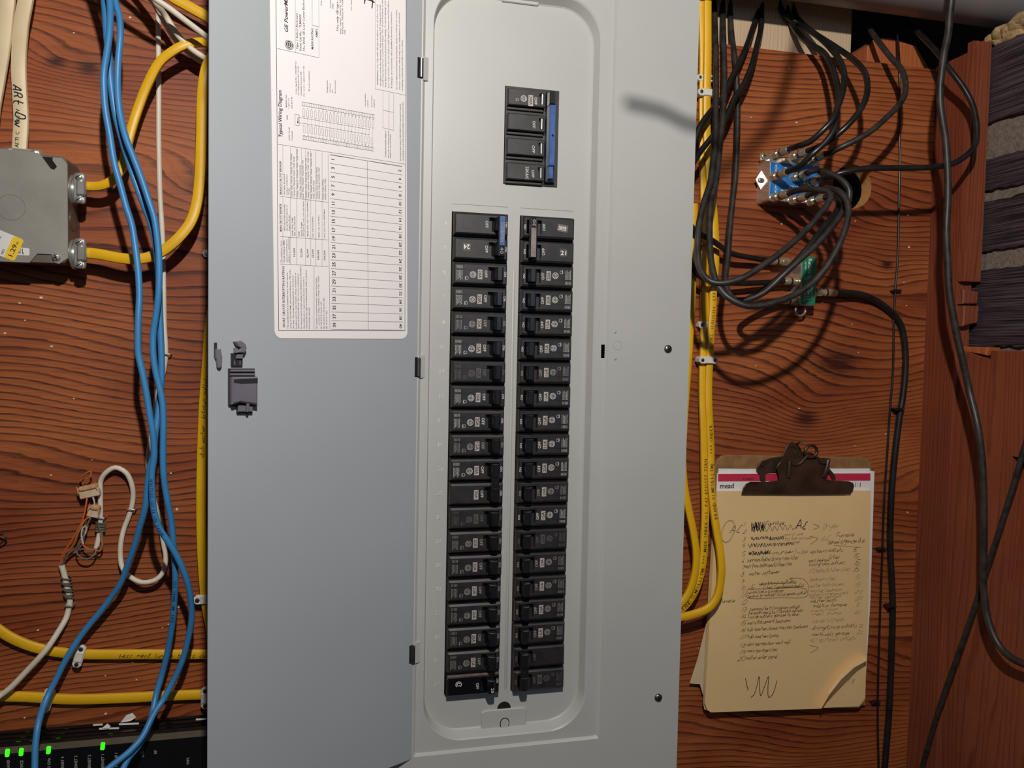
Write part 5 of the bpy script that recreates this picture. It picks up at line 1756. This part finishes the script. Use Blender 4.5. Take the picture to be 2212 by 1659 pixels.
# mounting ears with screws
l = FS.loc(1646, 389)
GE_ = wallF(80).at(*wallF(80).loc(1646, 389), 0, 0)
B().prism(GE_, [(0, -14), (11, 0), (0, 14), (-9, 0)], -2, 0, .4).build('mounting_ear', PLATE, sp)
screw(sp, GE_, -2.5, -.5, 0, 3.2, STEEL, 40, 'mounting_screw')
B().box((x0 + 2 - 9, 72, z1 - 2), (x0 + 6, 74, z1 + 6)).build('mounting_ear', PLATE, sp)
screw(sp, wallF(72), x0 - 2.5, z1 + 2.5, 0, 4.0, BRASS, 10, 'mounting_screw')

FG = wallF(66)
x0, z1 = FG.loc(1734, 555)
x1, z0 = FG.loc(1760, 659)
sg = thing('coax_splitter', 'small upright green faced coax splitter below the blue one', 'splitter', ((x0 + x1) / 2, WALL, z0))
B().prism(FG, rrect(x0 - 1.5, z0 - 1, x1 + 1, z1 + 1, 2, 3), -(WALL - 66) + .2, 0, .8).build('housing', PLATE, sg)
B().prism(FG, [(x0, z0), (x1, z0), (x1, z1), (x0, z1)], 0, .25).build('face_plate', SGREEN, sg)
b = B()
GV = Frame(FG.o, -FG.b, FG.a)


def gv(st, x, y0, y1, h, shear=0.0):
    p0, p1 = GV.loc(x, y0), GV.loc(x, y1)
    b.text(GV, st, p0[0], p0[1], h, w=p1[0] - p0[0], z=.4, shear=shear)


gv('ReGAL', 1746, 559, 592, 4.6)
gv('DGH10', 1743, 616, 648, 5.0)
gv('AMTEC', 1738.5, 565, 583, 2.0)
gv('2-WAY SPLITTER', 1737.5, 615, 652, 1.8)
gv('5-1000MHz', 1753, 612, 645, 1.8)
b.ink(FG, [[FG.loc(1738, 602), FG.loc(1744, 600), FG.loc(1752, 594)], [FG.loc(1740, 605), FG.loc(1746, 602), FG.loc(1754, 596)]], .5, z=.4)
b.build('face_lettering', mat('green_face_ink', 'D6E2DC', .5, var=0), sg)
for y in (566, 607, 650):
    l = FG.loc(1733, y)
    B().lathe(V(x0 - .5, 77, l[1]), (-1, 0, 0), [(0, 5.4), (1.5, 5.4), (1.5, 4.4), (8, 4.4)], 16).build('port', PLATE, sg, True)
l = FG.loc(1761, 632)
B().lathe(V(x1 + .5, 77, l[1]), (1, 0, 0), [(0, 5.4), (1.5, 5.4), (1.5, 4.4), (8, 4.4)], 16).build('port', PLATE, sg, True)
l = FG.loc(1738, 668)
P = np.array([V(l[0] + 7 * math.cos(a) + 2, 78, l[1] - 1 + 6.5 * math.sin(a)) for a in np.linspace(2.6, 6.9, 14)])
B().tube(P, 1.5, 8).build('ground_loop', PLATE, sg, True)

# ================================================================== CLIPBOARD
HARD = mat('hardboard', '9A7348', .7, var=.18, scale=60, col2='7C5834')
MANILA = mat('yellowed_paper', 'E6C48C', .75, var=.05, scale=9)
MANILA2 = mat('yellowed_page_edges', 'D6BC86', .8, var=.15, scale=30, stretch=(1, 1, .05))
SHEET = mat('white_sheet', 'E6E2E0', .7, var=.03)
RED = mat('red_band', 'C62E4A', .5, var=.08)
CLIPM = mat('rusty_clip', '6B5746', .38, .75, var=.25, scale=40, col2='4A3A30')
AQUA = mat('aqua_sheet', 'A6C4CC', .7, var=.05)


def wpoly(F, pts):
    q = [F.loc(x, y) for x, y in pts]
    ar = sum(q[i][0] * q[(i + 1) % len(q)][1] - q[(i + 1) % len(q)][0] * q[i][1] for i in range(len(q)))
    return q if ar > 0 else q[::-1]


FC = wallF(83.5)
cb = thing('clipboard', 'brown hardboard clipboard hanging on the plywood with a rusty metal clip', 'clipboard', onY(1700, 1540, 86))
B().prism(FC, wpoly(FC, [(1543, 1015), (1548, 995), (1560, 985), (1575, 983), (1700, 985), (1862, 988), (1876, 992), (1884, 1006), (1870, 1525), (1524, 1530)]), -3.6, 0, .8).build('board', HARD, cb)
FP = wallF(69)
CB_ = [(1603, 1067), (1606, 1055), (1612, 1046), (1622, 1041), (1660, 1041), (1684, 1038), (1682, 1022), (1678, 1010), (1684, 1000), (1694, 991), (1712, 989), (1735, 993), (1760, 993), (1776, 989), (1790, 990), (1788, 1005), (1782, 1034), (1795, 1038), (1834, 1040),
       (1843, 1043), (1846, 1050), (1843, 1060), (1836, 1065), (1826, 1067), (1720, 1068)]
b = B().prism(FP, wpoly(FP, CB_), -1.6, 0, .5)
l0, l1 = FP.loc(1606, 1066), FP.loc(1838, 1064)
b.lathe(FP.p(l0[0], l0[1] + .8, -1.0), (1, 0, -.02), [(0, .6), (1, 1.6), (l1[0] - l0[0], 1.6), (l1[0] - l0[0] + 1, .6)], 10)
for (xa, ya, xb, yb) in ((1704, 996, 1702, 1030), (1788, 994, 1778, 1030)):
    p0, p1 = FP.loc(xa, ya), FP.loc(xb, yb)
    b.tube(np.array([FP.p(*p0, .6), FP.p((p0[0] + p1[0]) / 2, (p0[1] + p1[1]) / 2, 2.2), FP.p(*p1, .4)]), 3.0, 10)
b.build('clip_jaw', CLIPM, cb, True)
FP2 = wallF(77)
b = B().prism(FP2, wpoly(FP2, [(1635, 1013), (1640, 1003), (1648, 996), (1670, 989), (1690, 986), (1696, 972), (1702, 960), (1712, 955), (1724, 960), (1734, 976), (1755, 984), (1780, 996), (1792, 1012), (1803, 1025), (1806, 1034), (1800, 1039), (1795, 1028), (1788, 1021), (1690, 1020),
                               (1660, 1021), (1654, 1024), (1654, 1038), (1648, 1040), (1643, 1037), (1642, 1025), (1637, 1021)]), -1.8, 0, .4,
              holes=[[FP2.loc(1646 + 4.2 * math.cos(a), 1011 + 4.2 * math.sin(a)) for a in np.linspace(0, -6.283, 13)[:-1]][::-1], [FP2.loc(1712 + 9 * math.cos(a), 972 + 8 * math.sin(a)) for a in np.linspace(0, -6.283, 17)[:-1]][::-1]])
b.build('clip_back', CLIPM, cb, True)
l = FP.loc(1752, 975)
P = np.array([FP.p(l[0] + 8.4 * math.cos(a), l[1] + 7.6 * math.sin(a), 0) for a in np.linspace(0, 2 * math.pi, 30)])
b = B().tube(P, 2.0, 10, cap=False)
b.tube(smooth([FP.p(*FP.loc(1708, 1002), .5), FP.p(*FP.loc(1722, 1003), 1), FP.p(*FP.loc(1733, 994), 1.5), FP.p(*FP.loc(1742, 984), 1)], 1.5), 1.8, 8)
b.tube(smooth([FP.p(*FP.loc(1766, 988), .5), FP.p(*FP.loc(1774, 999), 1), FP.p(*FP.loc(1786, 998), 1), FP.p(*FP.loc(1792, 990), 1)], 1.5), 1.8, 8)
b.build('hanging_ring', CLIPM, cb, True)
b = B()
p0, p1 = onY(1714, 962, 86), onY(1731, 954, 62)
b.lathe(p0, p1 - p0, [(0, 1.1), (np.linalg.norm(p1 - p0) - .8, 1.1), (np.linalg.norm(p1 - p0) - .8, 2.4), (np.linalg.norm(p1 - p0), 2.4)], 10)
tag(b.build('nail', NAIL, smooth_=True), 'dark nail that the clipboard hangs from', 'nail')

# booklet and sheets under the clip
F81 = wallF(80)
bk = thing('booklet', 'booklet with a red band and black maker name under the clip', 'booklet', onY(1700, 1300, 80))
B().prism(F81, wpoly(F81, [(1550, 1022), (1881, 1022), (1876, 1200), (1540, 1205)]), -2, 0, .3).build('cover_sheet', SHEET, bk)
B().prism(F81, wpoly(F81, [(1551, 1024), (1880, 1022.5), (1880, 1038), (1551, 1040)]), 0, .25).build('red_band', RED, bk)
b = B()
l, l2 = F81.loc(1555, 1055), F81.loc(1585, 1055)
b.text(F81, 'mead', l[0], l[1], 6.2, w=l2[0] - l[0], z=.25, res=3)
for i, w_ in enumerate((.8, .4, 1.0)):
    q = F81.loc(1847 + i * 5, 1052)
    b.rect(F81, q[0], q[1], q[0] + w_, q[1] + 6, .25)
l, l2 = F81.loc(1605, 1036), F81.loc(1627, 1036)
b.text(F81, 'Legal', l[0], l[1], 2.4, w=l2[0] - l[0], z=.32, shear=.2)
b.build('maker_name', INK, bk)
F82 = wallF(82.5)
tag(B().prism(F82, wpoly(F82, [(1552, 1013), (1878, 1012), (1880, 1017), (1889, 1018), (1880, 1300), (1868, 1500), (1540, 1500)]), -.6, 0).build('paper_sheet', SHEET), 'white sheet peeking out right of the yellowed pad', 'paper')
F83 = wallF(83.2)
tag(B().prism(F83, wpoly(F83, [(1552, 1012), (1640, 1013), (1630, 1300), (1540, 1300)]), -.5, 0).build('paper_sheet', AQUA), 'pale blue sheet corner above the red band', 'paper')
tag(B().prism(wallF(81.6), wpoly(wallF(81.6), [(1548, 1100), (1560, 1100), (1545, 1500), (1518, 1500), (1512, 1478), (1490, 1476), (1508, 1420), (1530, 1330)]), -.5, 0).build('paper_sheet', mat('cream_sheet', 'CDB894', .75, var=.05)), 'cream sheet sticking out at the lower left of the pad', 'paper')
# the yellowed pad with the circuit list
F74 = wallF(74)
pad = thing('writing_pad', 'yellowed writing pad with a handwritten circuit list on the clipboard', 'pad', onY(1700, 1535, 78))
out = [(1548, 1062), (1600, 1061), (1700, 1066), (1836, 1062), (1868, 1078), (1880, 1095), (1876, 1300), (1871, 1426), (1774, 1531), (1650, 1535), (1536, 1539), (1528, 1534), (1523, 1520), (1538, 1290)]
B().prism(F74, wpoly(F74, out), -.4, 0, .1).build('top_sheet', MANILA, pad)
for k in range(4):
    Fk = wallF(74.6 + k * 1.3)
    e = k * 2.0
    B().prism(Fk, wpoly(Fk, [(1548 - k, 1061), (1882, 1060), (1875, 1300), (1869 - k, 1508 + 3 * k), (1855, 1526 + k), (1650, 1534 - k), (1534 - e * 2, 1536 - k), (1522 - k, 1520), (1536 - e, 1290)]), -1.1, 0).build('under_sheet', MANILA2 if k else MANILA, pad)
b = B()
lowr = [(1774, 1531), (1800, 1502), (1830, 1471), (1852, 1449), (1871, 1437)]
uppr = [(1774, 1531), (1789, 1494), (1810, 1463), (1841, 1431), (1871, 1420)]
mid_ = [(1774, 1531), (1792, 1500), (1817, 1468), (1845, 1442), (1871, 1428)]
rows_ = [[onY(x, y, 73.6) for x, y in lowr], [onY(x, y, 64) for x, y in mid_], [onY(x, y, 66) for x, y in uppr], [onY(x, y, 74.2) for x, y in uppr]]
for ra, rb in zip(rows_, rows_[1:]):
    n = len(ra)
    b.add(ra + rb, [(i, i + 1, n + i + 1, n + i) for i in range(n - 1)])
b.build('curled_corner', MANILA, pad, True)

PENB = mat('ballpoint_blue_black', '2A2438', .6, var=0)
PENC = mat('pencil_grey', '54452F', .7, var=0)
PENL = mat('pencil_light', '9A8560', .7, var=0)


def cv(u, w_):
    return F74.loc(1480 + u / 3.456, 1080 + w_ / 3.456, .2)


bd, bp_, bl_ = B(), B(), B()


def wr_(bb, st, u0, w_, u1, h=30, pen=.42):
    p0, p1 = cv(u0, w_), cv(u1, w_ - (u1 - u0) * .055)
    G = Frame(F74.p(*p0), (1, 0, (p1[1] - p0[1]) / max(1e-6, p1[0] - p0[0])), (0, 0, 1))
    G = Frame(G.o, G.a, np.cross(V(0, -1, 0), G.a))
    bb.hand(G, st, 0, 0, h / 3.456 / 1.72, w=p1[0] - p0[0], pen=pen, z=.3)


def scrib(bb, pts, pen=.5):
    bb.ink(F74, [smooth([cv(*p) for p in pts], .8)], pen, z=.3)


def messy(bb, u0, u1, wc, amp, n, pen=.55):
    scrib(bb, [(u0 + (u1 - u0) * i / n + rnd.uniform(-6, 6), wc - (u1 - u0) * i / n * .05 + (amp if i % 2 else -amp) * rnd.uniform(.5, 1.1)) for i in range(n + 1)], pen)


for st, u0, w_, u1 in (('1', 430, 195, 448), ('2', 428, 255, 455), ('3', 425, 305, 448), ('4', 422, 358, 446), ('5', 424, 415, 446), ('6', 424, 470, 443), ('7', 418, 518, 441), ('8', 415, 570, 440), ('9', 415, 622, 440), ('10 -15', 412, 675, 515),
                       ('11', 415, 725, 445), ('12', 412, 782, 462), ('13', 412, 834, 456), ('14', 408, 887, 455), ('15', 408, 932, 455), ('16', 405, 987, 452), ('17', 402, 1037, 452), ('18', 400, 1098, 448), ('19', 398, 1152, 446), ('20', 390, 1204, 446)):
    wr_(bp_, st, u0, w_, u1, 32, .4)
wr_(bd, 'AC', 332, 245, 415, 56, .6)
wr_(bd, 'Furnace', 600, 190, 740, 36, .5)
wr_(bd, 'AC', 826, 218, 905, 58, 1.1)
messy(bd, 495, 590, 190, 26, 26, .6)
messy(bd, 498, 590, 215, 24, 22, .7)
messy(bd, 590, 830, 215, 24, 12, .5)
for w_, a0, a1, am in ((288, 490, 620, 14), (288, 625, 735, 15), (340, 475, 640, 15), (335, 640, 815, 13), (398, 470, 640, 17), (402, 480, 630, 12)):
    messy(bd, a0, a1, w_, am, 22, .6)
for st, u0, w_, u1, h in (('upstairs outlets', 930, 395, 1180, 28), ('lites', 1075, 438, 1155, 30), ('sunroom/baby/dining room lites', 460, 462, 845, 32), ('main floor bathroom/kitchen lites', 445, 508, 800, 32), ('main bedroom', 922, 464, 1075, 26),
                          ('livingroom outlets', 924, 492, 1195, 28), ('water softener', 475, 562, 705, 30), ('switch lite in livingroom', 462, 700, 735, 24), ('several br outlets in livingroom outlet', 462, 728, 905, 26),
                          ('lites (upstairs hall)', 580, 664, 885, 26), ('upstairs outlets', 552, 634, 830, 28), ('counter', 650, 404, 805, 28), ('sunroom/east livingroom outlets', 480, 827, 860, 30), ('furnace room lite / laundry outlets', 470, 855, 880, 26),
                          ('inside outlets garage to door', 470, 882, 855, 26), ('main/basement bedrooms', 465, 928, 790, 28), ('tub heater/pump master bedroom', 460, 978, 915, 28), ('tub heater/pump', 460, 1032, 700, 28), ('main garage door west wall', 460, 1088, 790, 28),
                          ('main garage lites', 465, 1138, 690, 28), ('outlet under panel', 455, 1192, 690, 30), ('north wall garage', 945, 1017, 1225, 28), ('dining/living outlets', 945, 967, 1285, 30), ('master bath', 935, 765, 1130, 26), ('Furnace', 1130, 278, 1262, 34),
                          ('dehumid/garage disp', 1065, 328, 1345, 34), ('addition furnace', 955, 802, 1205, 28), ('furnace', 262, 768, 370, 30), ('15', 1250, 386, 1280, 34), ('15', 1255, 432, 1292, 34), ('15', 1255, 484, 1303, 34), ('15', 1250, 537, 1296, 38)):
    wr_(bp_, st, u0, w_, u1, h, .48)
for st, u0, w_, u1, h in (('Dryer', 1030, 212, 1150, 44), ('AC', 1010, 308, 1080, 44), ('now in use', 740, 268, 880, 26), ('to be moved', 740, 302, 945, 26), ('new garage', 700, 330, 855, 22), ('fridge', 815, 402, 915, 32), ('1/2 bath/kitchen lites', 922, 545, 1235, 32),
                          ('bedroom lites', 932, 605, 1125, 30), ('master bath/closets', 925, 650, 1185, 28), ('master bedroom', 932, 690, 1170, 28), ('outlet/livingroom west', 925, 716, 1220, 26), ('master bed north', 928, 740, 1170, 26), ('wash room', 935, 835, 1140, 26),
                          ('well pump', 940, 862, 1165, 28), ('sandy/1/2 bath', 950, 917, 1185, 30), ('all upstairs outlets', 935, 1060, 1280, 34), ('15', 1265, 590, 1305, 30), ('15', 1260, 645, 1305, 28), ('20', 1265, 700, 1320, 28), ('20', 1270, 750, 1320, 28), ('15', 1275, 795, 1300, 26),
                          ('20', 1265, 850, 1305, 26), ('20', 1295, 955, 1325, 26), ('20', 1282, 1002, 1322, 26), ("1'8", 1205, 1365, 1260, 34)):
    wr_(bl_, st, u0, w_, u1, h, .4)
for pts in ([(955, 180), (1000, 198), (958, 222)], [(930, 270), (988, 290), (935, 332)], [(930, 1085), (992, 1105), (935, 1142)]):
    scrib(bp_, pts, .5)
scrib(bp_, [(470, 665), (455, 690), (460, 725), (500, 736), (700, 730), (880, 728), (915, 712), (905, 670), (850, 655), (660, 662), (470, 665)], .5)
scrib(bp_, [(918, 690), (920, 640), (890, 595), (840, 583), (780, 588)], .45)
scrib(bp_, [(780, 588), (805, 578)], .45)
scrib(bp_, [(780, 588), (800, 602)], .45)
scrib(bp_, [(552, 628), (830, 618)], .5)
scrib(bp_, [(680, 655), (885, 645)], .5)
scrib(bp_, [(1108, 338), (1312, 355)], .35)
scrib(bd, [(450, 1330), (458, 1370), (470, 1422)], .9)
scrib(bd, [(490, 1474), (512, 1455), (535, 1390), (552, 1318), (556, 1390), (564, 1462), (590, 1400), (622, 1318), (618, 1400), (624, 1474), (650, 1455), (672, 1400), (684, 1348)], .9)
for k in range(3):
    scrib(bl_, [(315 + 45 * math.cos(a) + 30 * math.sin(a) * -.6 + k * 5, 235 + (78 + 4 * k) * math.sin(a)) for a in np.linspace(k, k + 6.6, 22)], .3)
bd.build('pen_writing', PENB, pad)
bp_.build('pencil_writing', PENC, pad)
bl_.build('faint_writing', PENL, pad)

# ================================================================== MODEM (lower left)
MBLK = mat('modem_black', '121214', .25, var=.1, scale=60)
MGLS = mat('modem_gloss', '0B0B0D', .15, var=.1, scale=60)
MSTR = mat('modem_strip', '5C5448', .45, var=.1)
LED = mat('led_green', '26FF10', .4, var=0, emit=2.6)
XA, XB = -640.0, -190.0
zt_ = onY(200, 1564, 88)[2]
z1_ = onY(200, 1597, 64)[2]
z2_ = onY(200, 1611, 55)[2]
md = thing('modem', 'black modem with lit green status lights at the lower left', 'modem', (-415, 70, z2_ - 150))


def extr(b, prof):
    n = len(prof)
    vs = [V(XA, *p) for p in prof] + [V(XB, *p) for p in prof]
    b.add(vs, [(i, n + i, n + (i + 1) % n, (i + 1) % n) for i in range(n)] + [tuple(range(n))[::-1], tuple(range(n, 2 * n))])


b = B()
extr(b, [(88.5, zt_), (88.5, z2_ - 150), (56, z2_ - 150), (55.2, z2_), (63.8, z1_ - .4), (70, z1_ + 2)])
b.build('housing', MBLK, md)
b = B()
extr(b, [(63.6, z1_), (63.0, z1_ - 1.2), (54.6, z2_ - .2), (54.8, z2_ + .9)])
b.build('trim_strip', MSTR, md)
for k, t_ in enumerate((.25, .5, .8)):
    y_ = 64 + (88 - 64) * t_
    zz = z1_ + (zt_ - z1_) * t_
    b = B()
    extr(b, [(y_ + 1.2, zz + .2), (y_ + 1.0, zz + 1.4), (y_ - 1.0, zz + 1.2), (y_ - 1.2, zz - .2)])
    b.build('top_ridge', MGLS, md)
FM = Frame((0, 55.0, 0), (1, 0, 0), (0, 0, 1))
for (x, y) in ((16, 1626), (46, 1624), (105, 1620), (222, 1611.5)):
    l = FM.loc(x, y)
    B().prism(FM.at(*l, 0, -6), rrect(-1.9, -4.0, 1.9, 4.0, 1.2, 3), 0, .5).build('status_light', LED, md)
FMU = Frame(FM.o, FM.b, -FM.a)
for st, x, y in (('2.4 BAND', 21, 1641), ('SERVICE', 50, 1642), ('5 GHz', 109, 1637), ('ETHERNET 4', 138, 1634), ('ETHERNET 3', 167, 1632), ('ETHERNET 2', 196, 1630), ('ETHERNET 1', 225, 1629), ('PHONE 1', 254, 1626), ('USB', 311, 1622), ('RF', 339, 1620), ('WPS', 409, 1636)):
    l = FMU.loc(x, y)
    B().text(FMU, st, l[0], l[1], 2.6, align='r', z=.25).build('port_name', mat('modem_lettering', 'A8A49C', .5, var=0), md)
b = B()
for (x0_, x1_, y) in ((201, 222, 1569), (214, 257, 1577), (257, 300, 1567), (423, 447, 1557)):
    p0, p1 = onY(x0_, y + .5, 72), onY(x1_, y - 1, 72)
    b.add([p0 + V(0, 0, .6), p1 + V(0, 0, .6), p1 + V(0, .3, 2.4), p0 + V(0, .3, 2.4)], [(0, 1, 2, 3)])
b.build('top_marks', WTAG, md)
for lab_, pts in (('larger torn paper scrap on top of the modem', [(260, 1561, 78), (272, 1546, 80), (285, 1541, 82), (293, 1550, 82), (283, 1557, 80)]), ('smaller torn paper scrap on top of the modem', [(220, 1573, 72), (231, 1564, 73), (238, 1570, 72), (234, 1574, 70)])):
    P = [onY(*p) for p in pts]
    n = len(P)
    b = B().add(P + [p + V(.3, .8, .2) for p in P], [range(n)[::-1], range(n, 2 * n)] + [(i, (i + 1) % n, n + (i + 1) % n, n + i) for i in range(n)])
    tag(b.build('paper_scrap', MATS['white_tag']), lab_, 'paper', 'paper scraps')

# plaster flecks stuck to the plywood
b = B()
spots = [(281, 38, 3), (160, 72, 2), (90, 643, 4), (43, 655, 2.5), (11, 720, 2.5), (55, 692, 2), (112, 748, 3), (160, 861, 2.5), (110, 1026, 2.5), (199, 993, 1.5), (382, 1100, 3.5), (369, 1022, 2.5), (386, 1311, 3), (364, 1348, 2), (351, 1356, 2), (82, 1361, 2.5), (228, 1459, 2),
         (295, 1468, 2), (287, 1430, 2), (228, 1541, 3), (53, 1550, 2), (1704, 148, 2), (1772, 174, 2), (1720, 265, 3), (1622, 254, 2), (1688, 484, 2.5), (1847, 478, 2), (1963, 534, 3), (1952, 610, 2.5), (1958, 660, 2), (1854, 761, 2), (1948, 780, 2), (1632, 790, 2), (1726, 882, 2), (1913, 938, 2.5),
         (1846, 963, 2), (1960, 1107, 3), (1961, 465, 2.5), (1840, 700, 2), (1830, 640, 2), (2098, 150, 2), (1990, 890, 2), (2012, 1018, 2), (1600, 1060, 1.5), (1508, 1400, 1.5), (150, 560, 1.5), (300, 850, 1.5)]
for (x, y, r_) in spots:
    if x > 1965:
        continue
    l = F90.loc(x, y)
    n = rnd.randint(5, 7)
    b.prism(F90, [(l[0] + r_ * .5 * rnd.uniform(.5, 1.2) * math.cos(2 * math.pi * i / n), l[1] + r_ * .4 * rnd.uniform(.5, 1.2) * math.sin(2 * math.pi * i / n)) for i in range(n)], .02, .8)
tag(b.build('plaster_flecks', mat('plaster_fleck', 'E0CDB4', .8, var=.05)), 'tiny pale plaster flecks stuck to the plywood', 'plaster', kind='stuff')
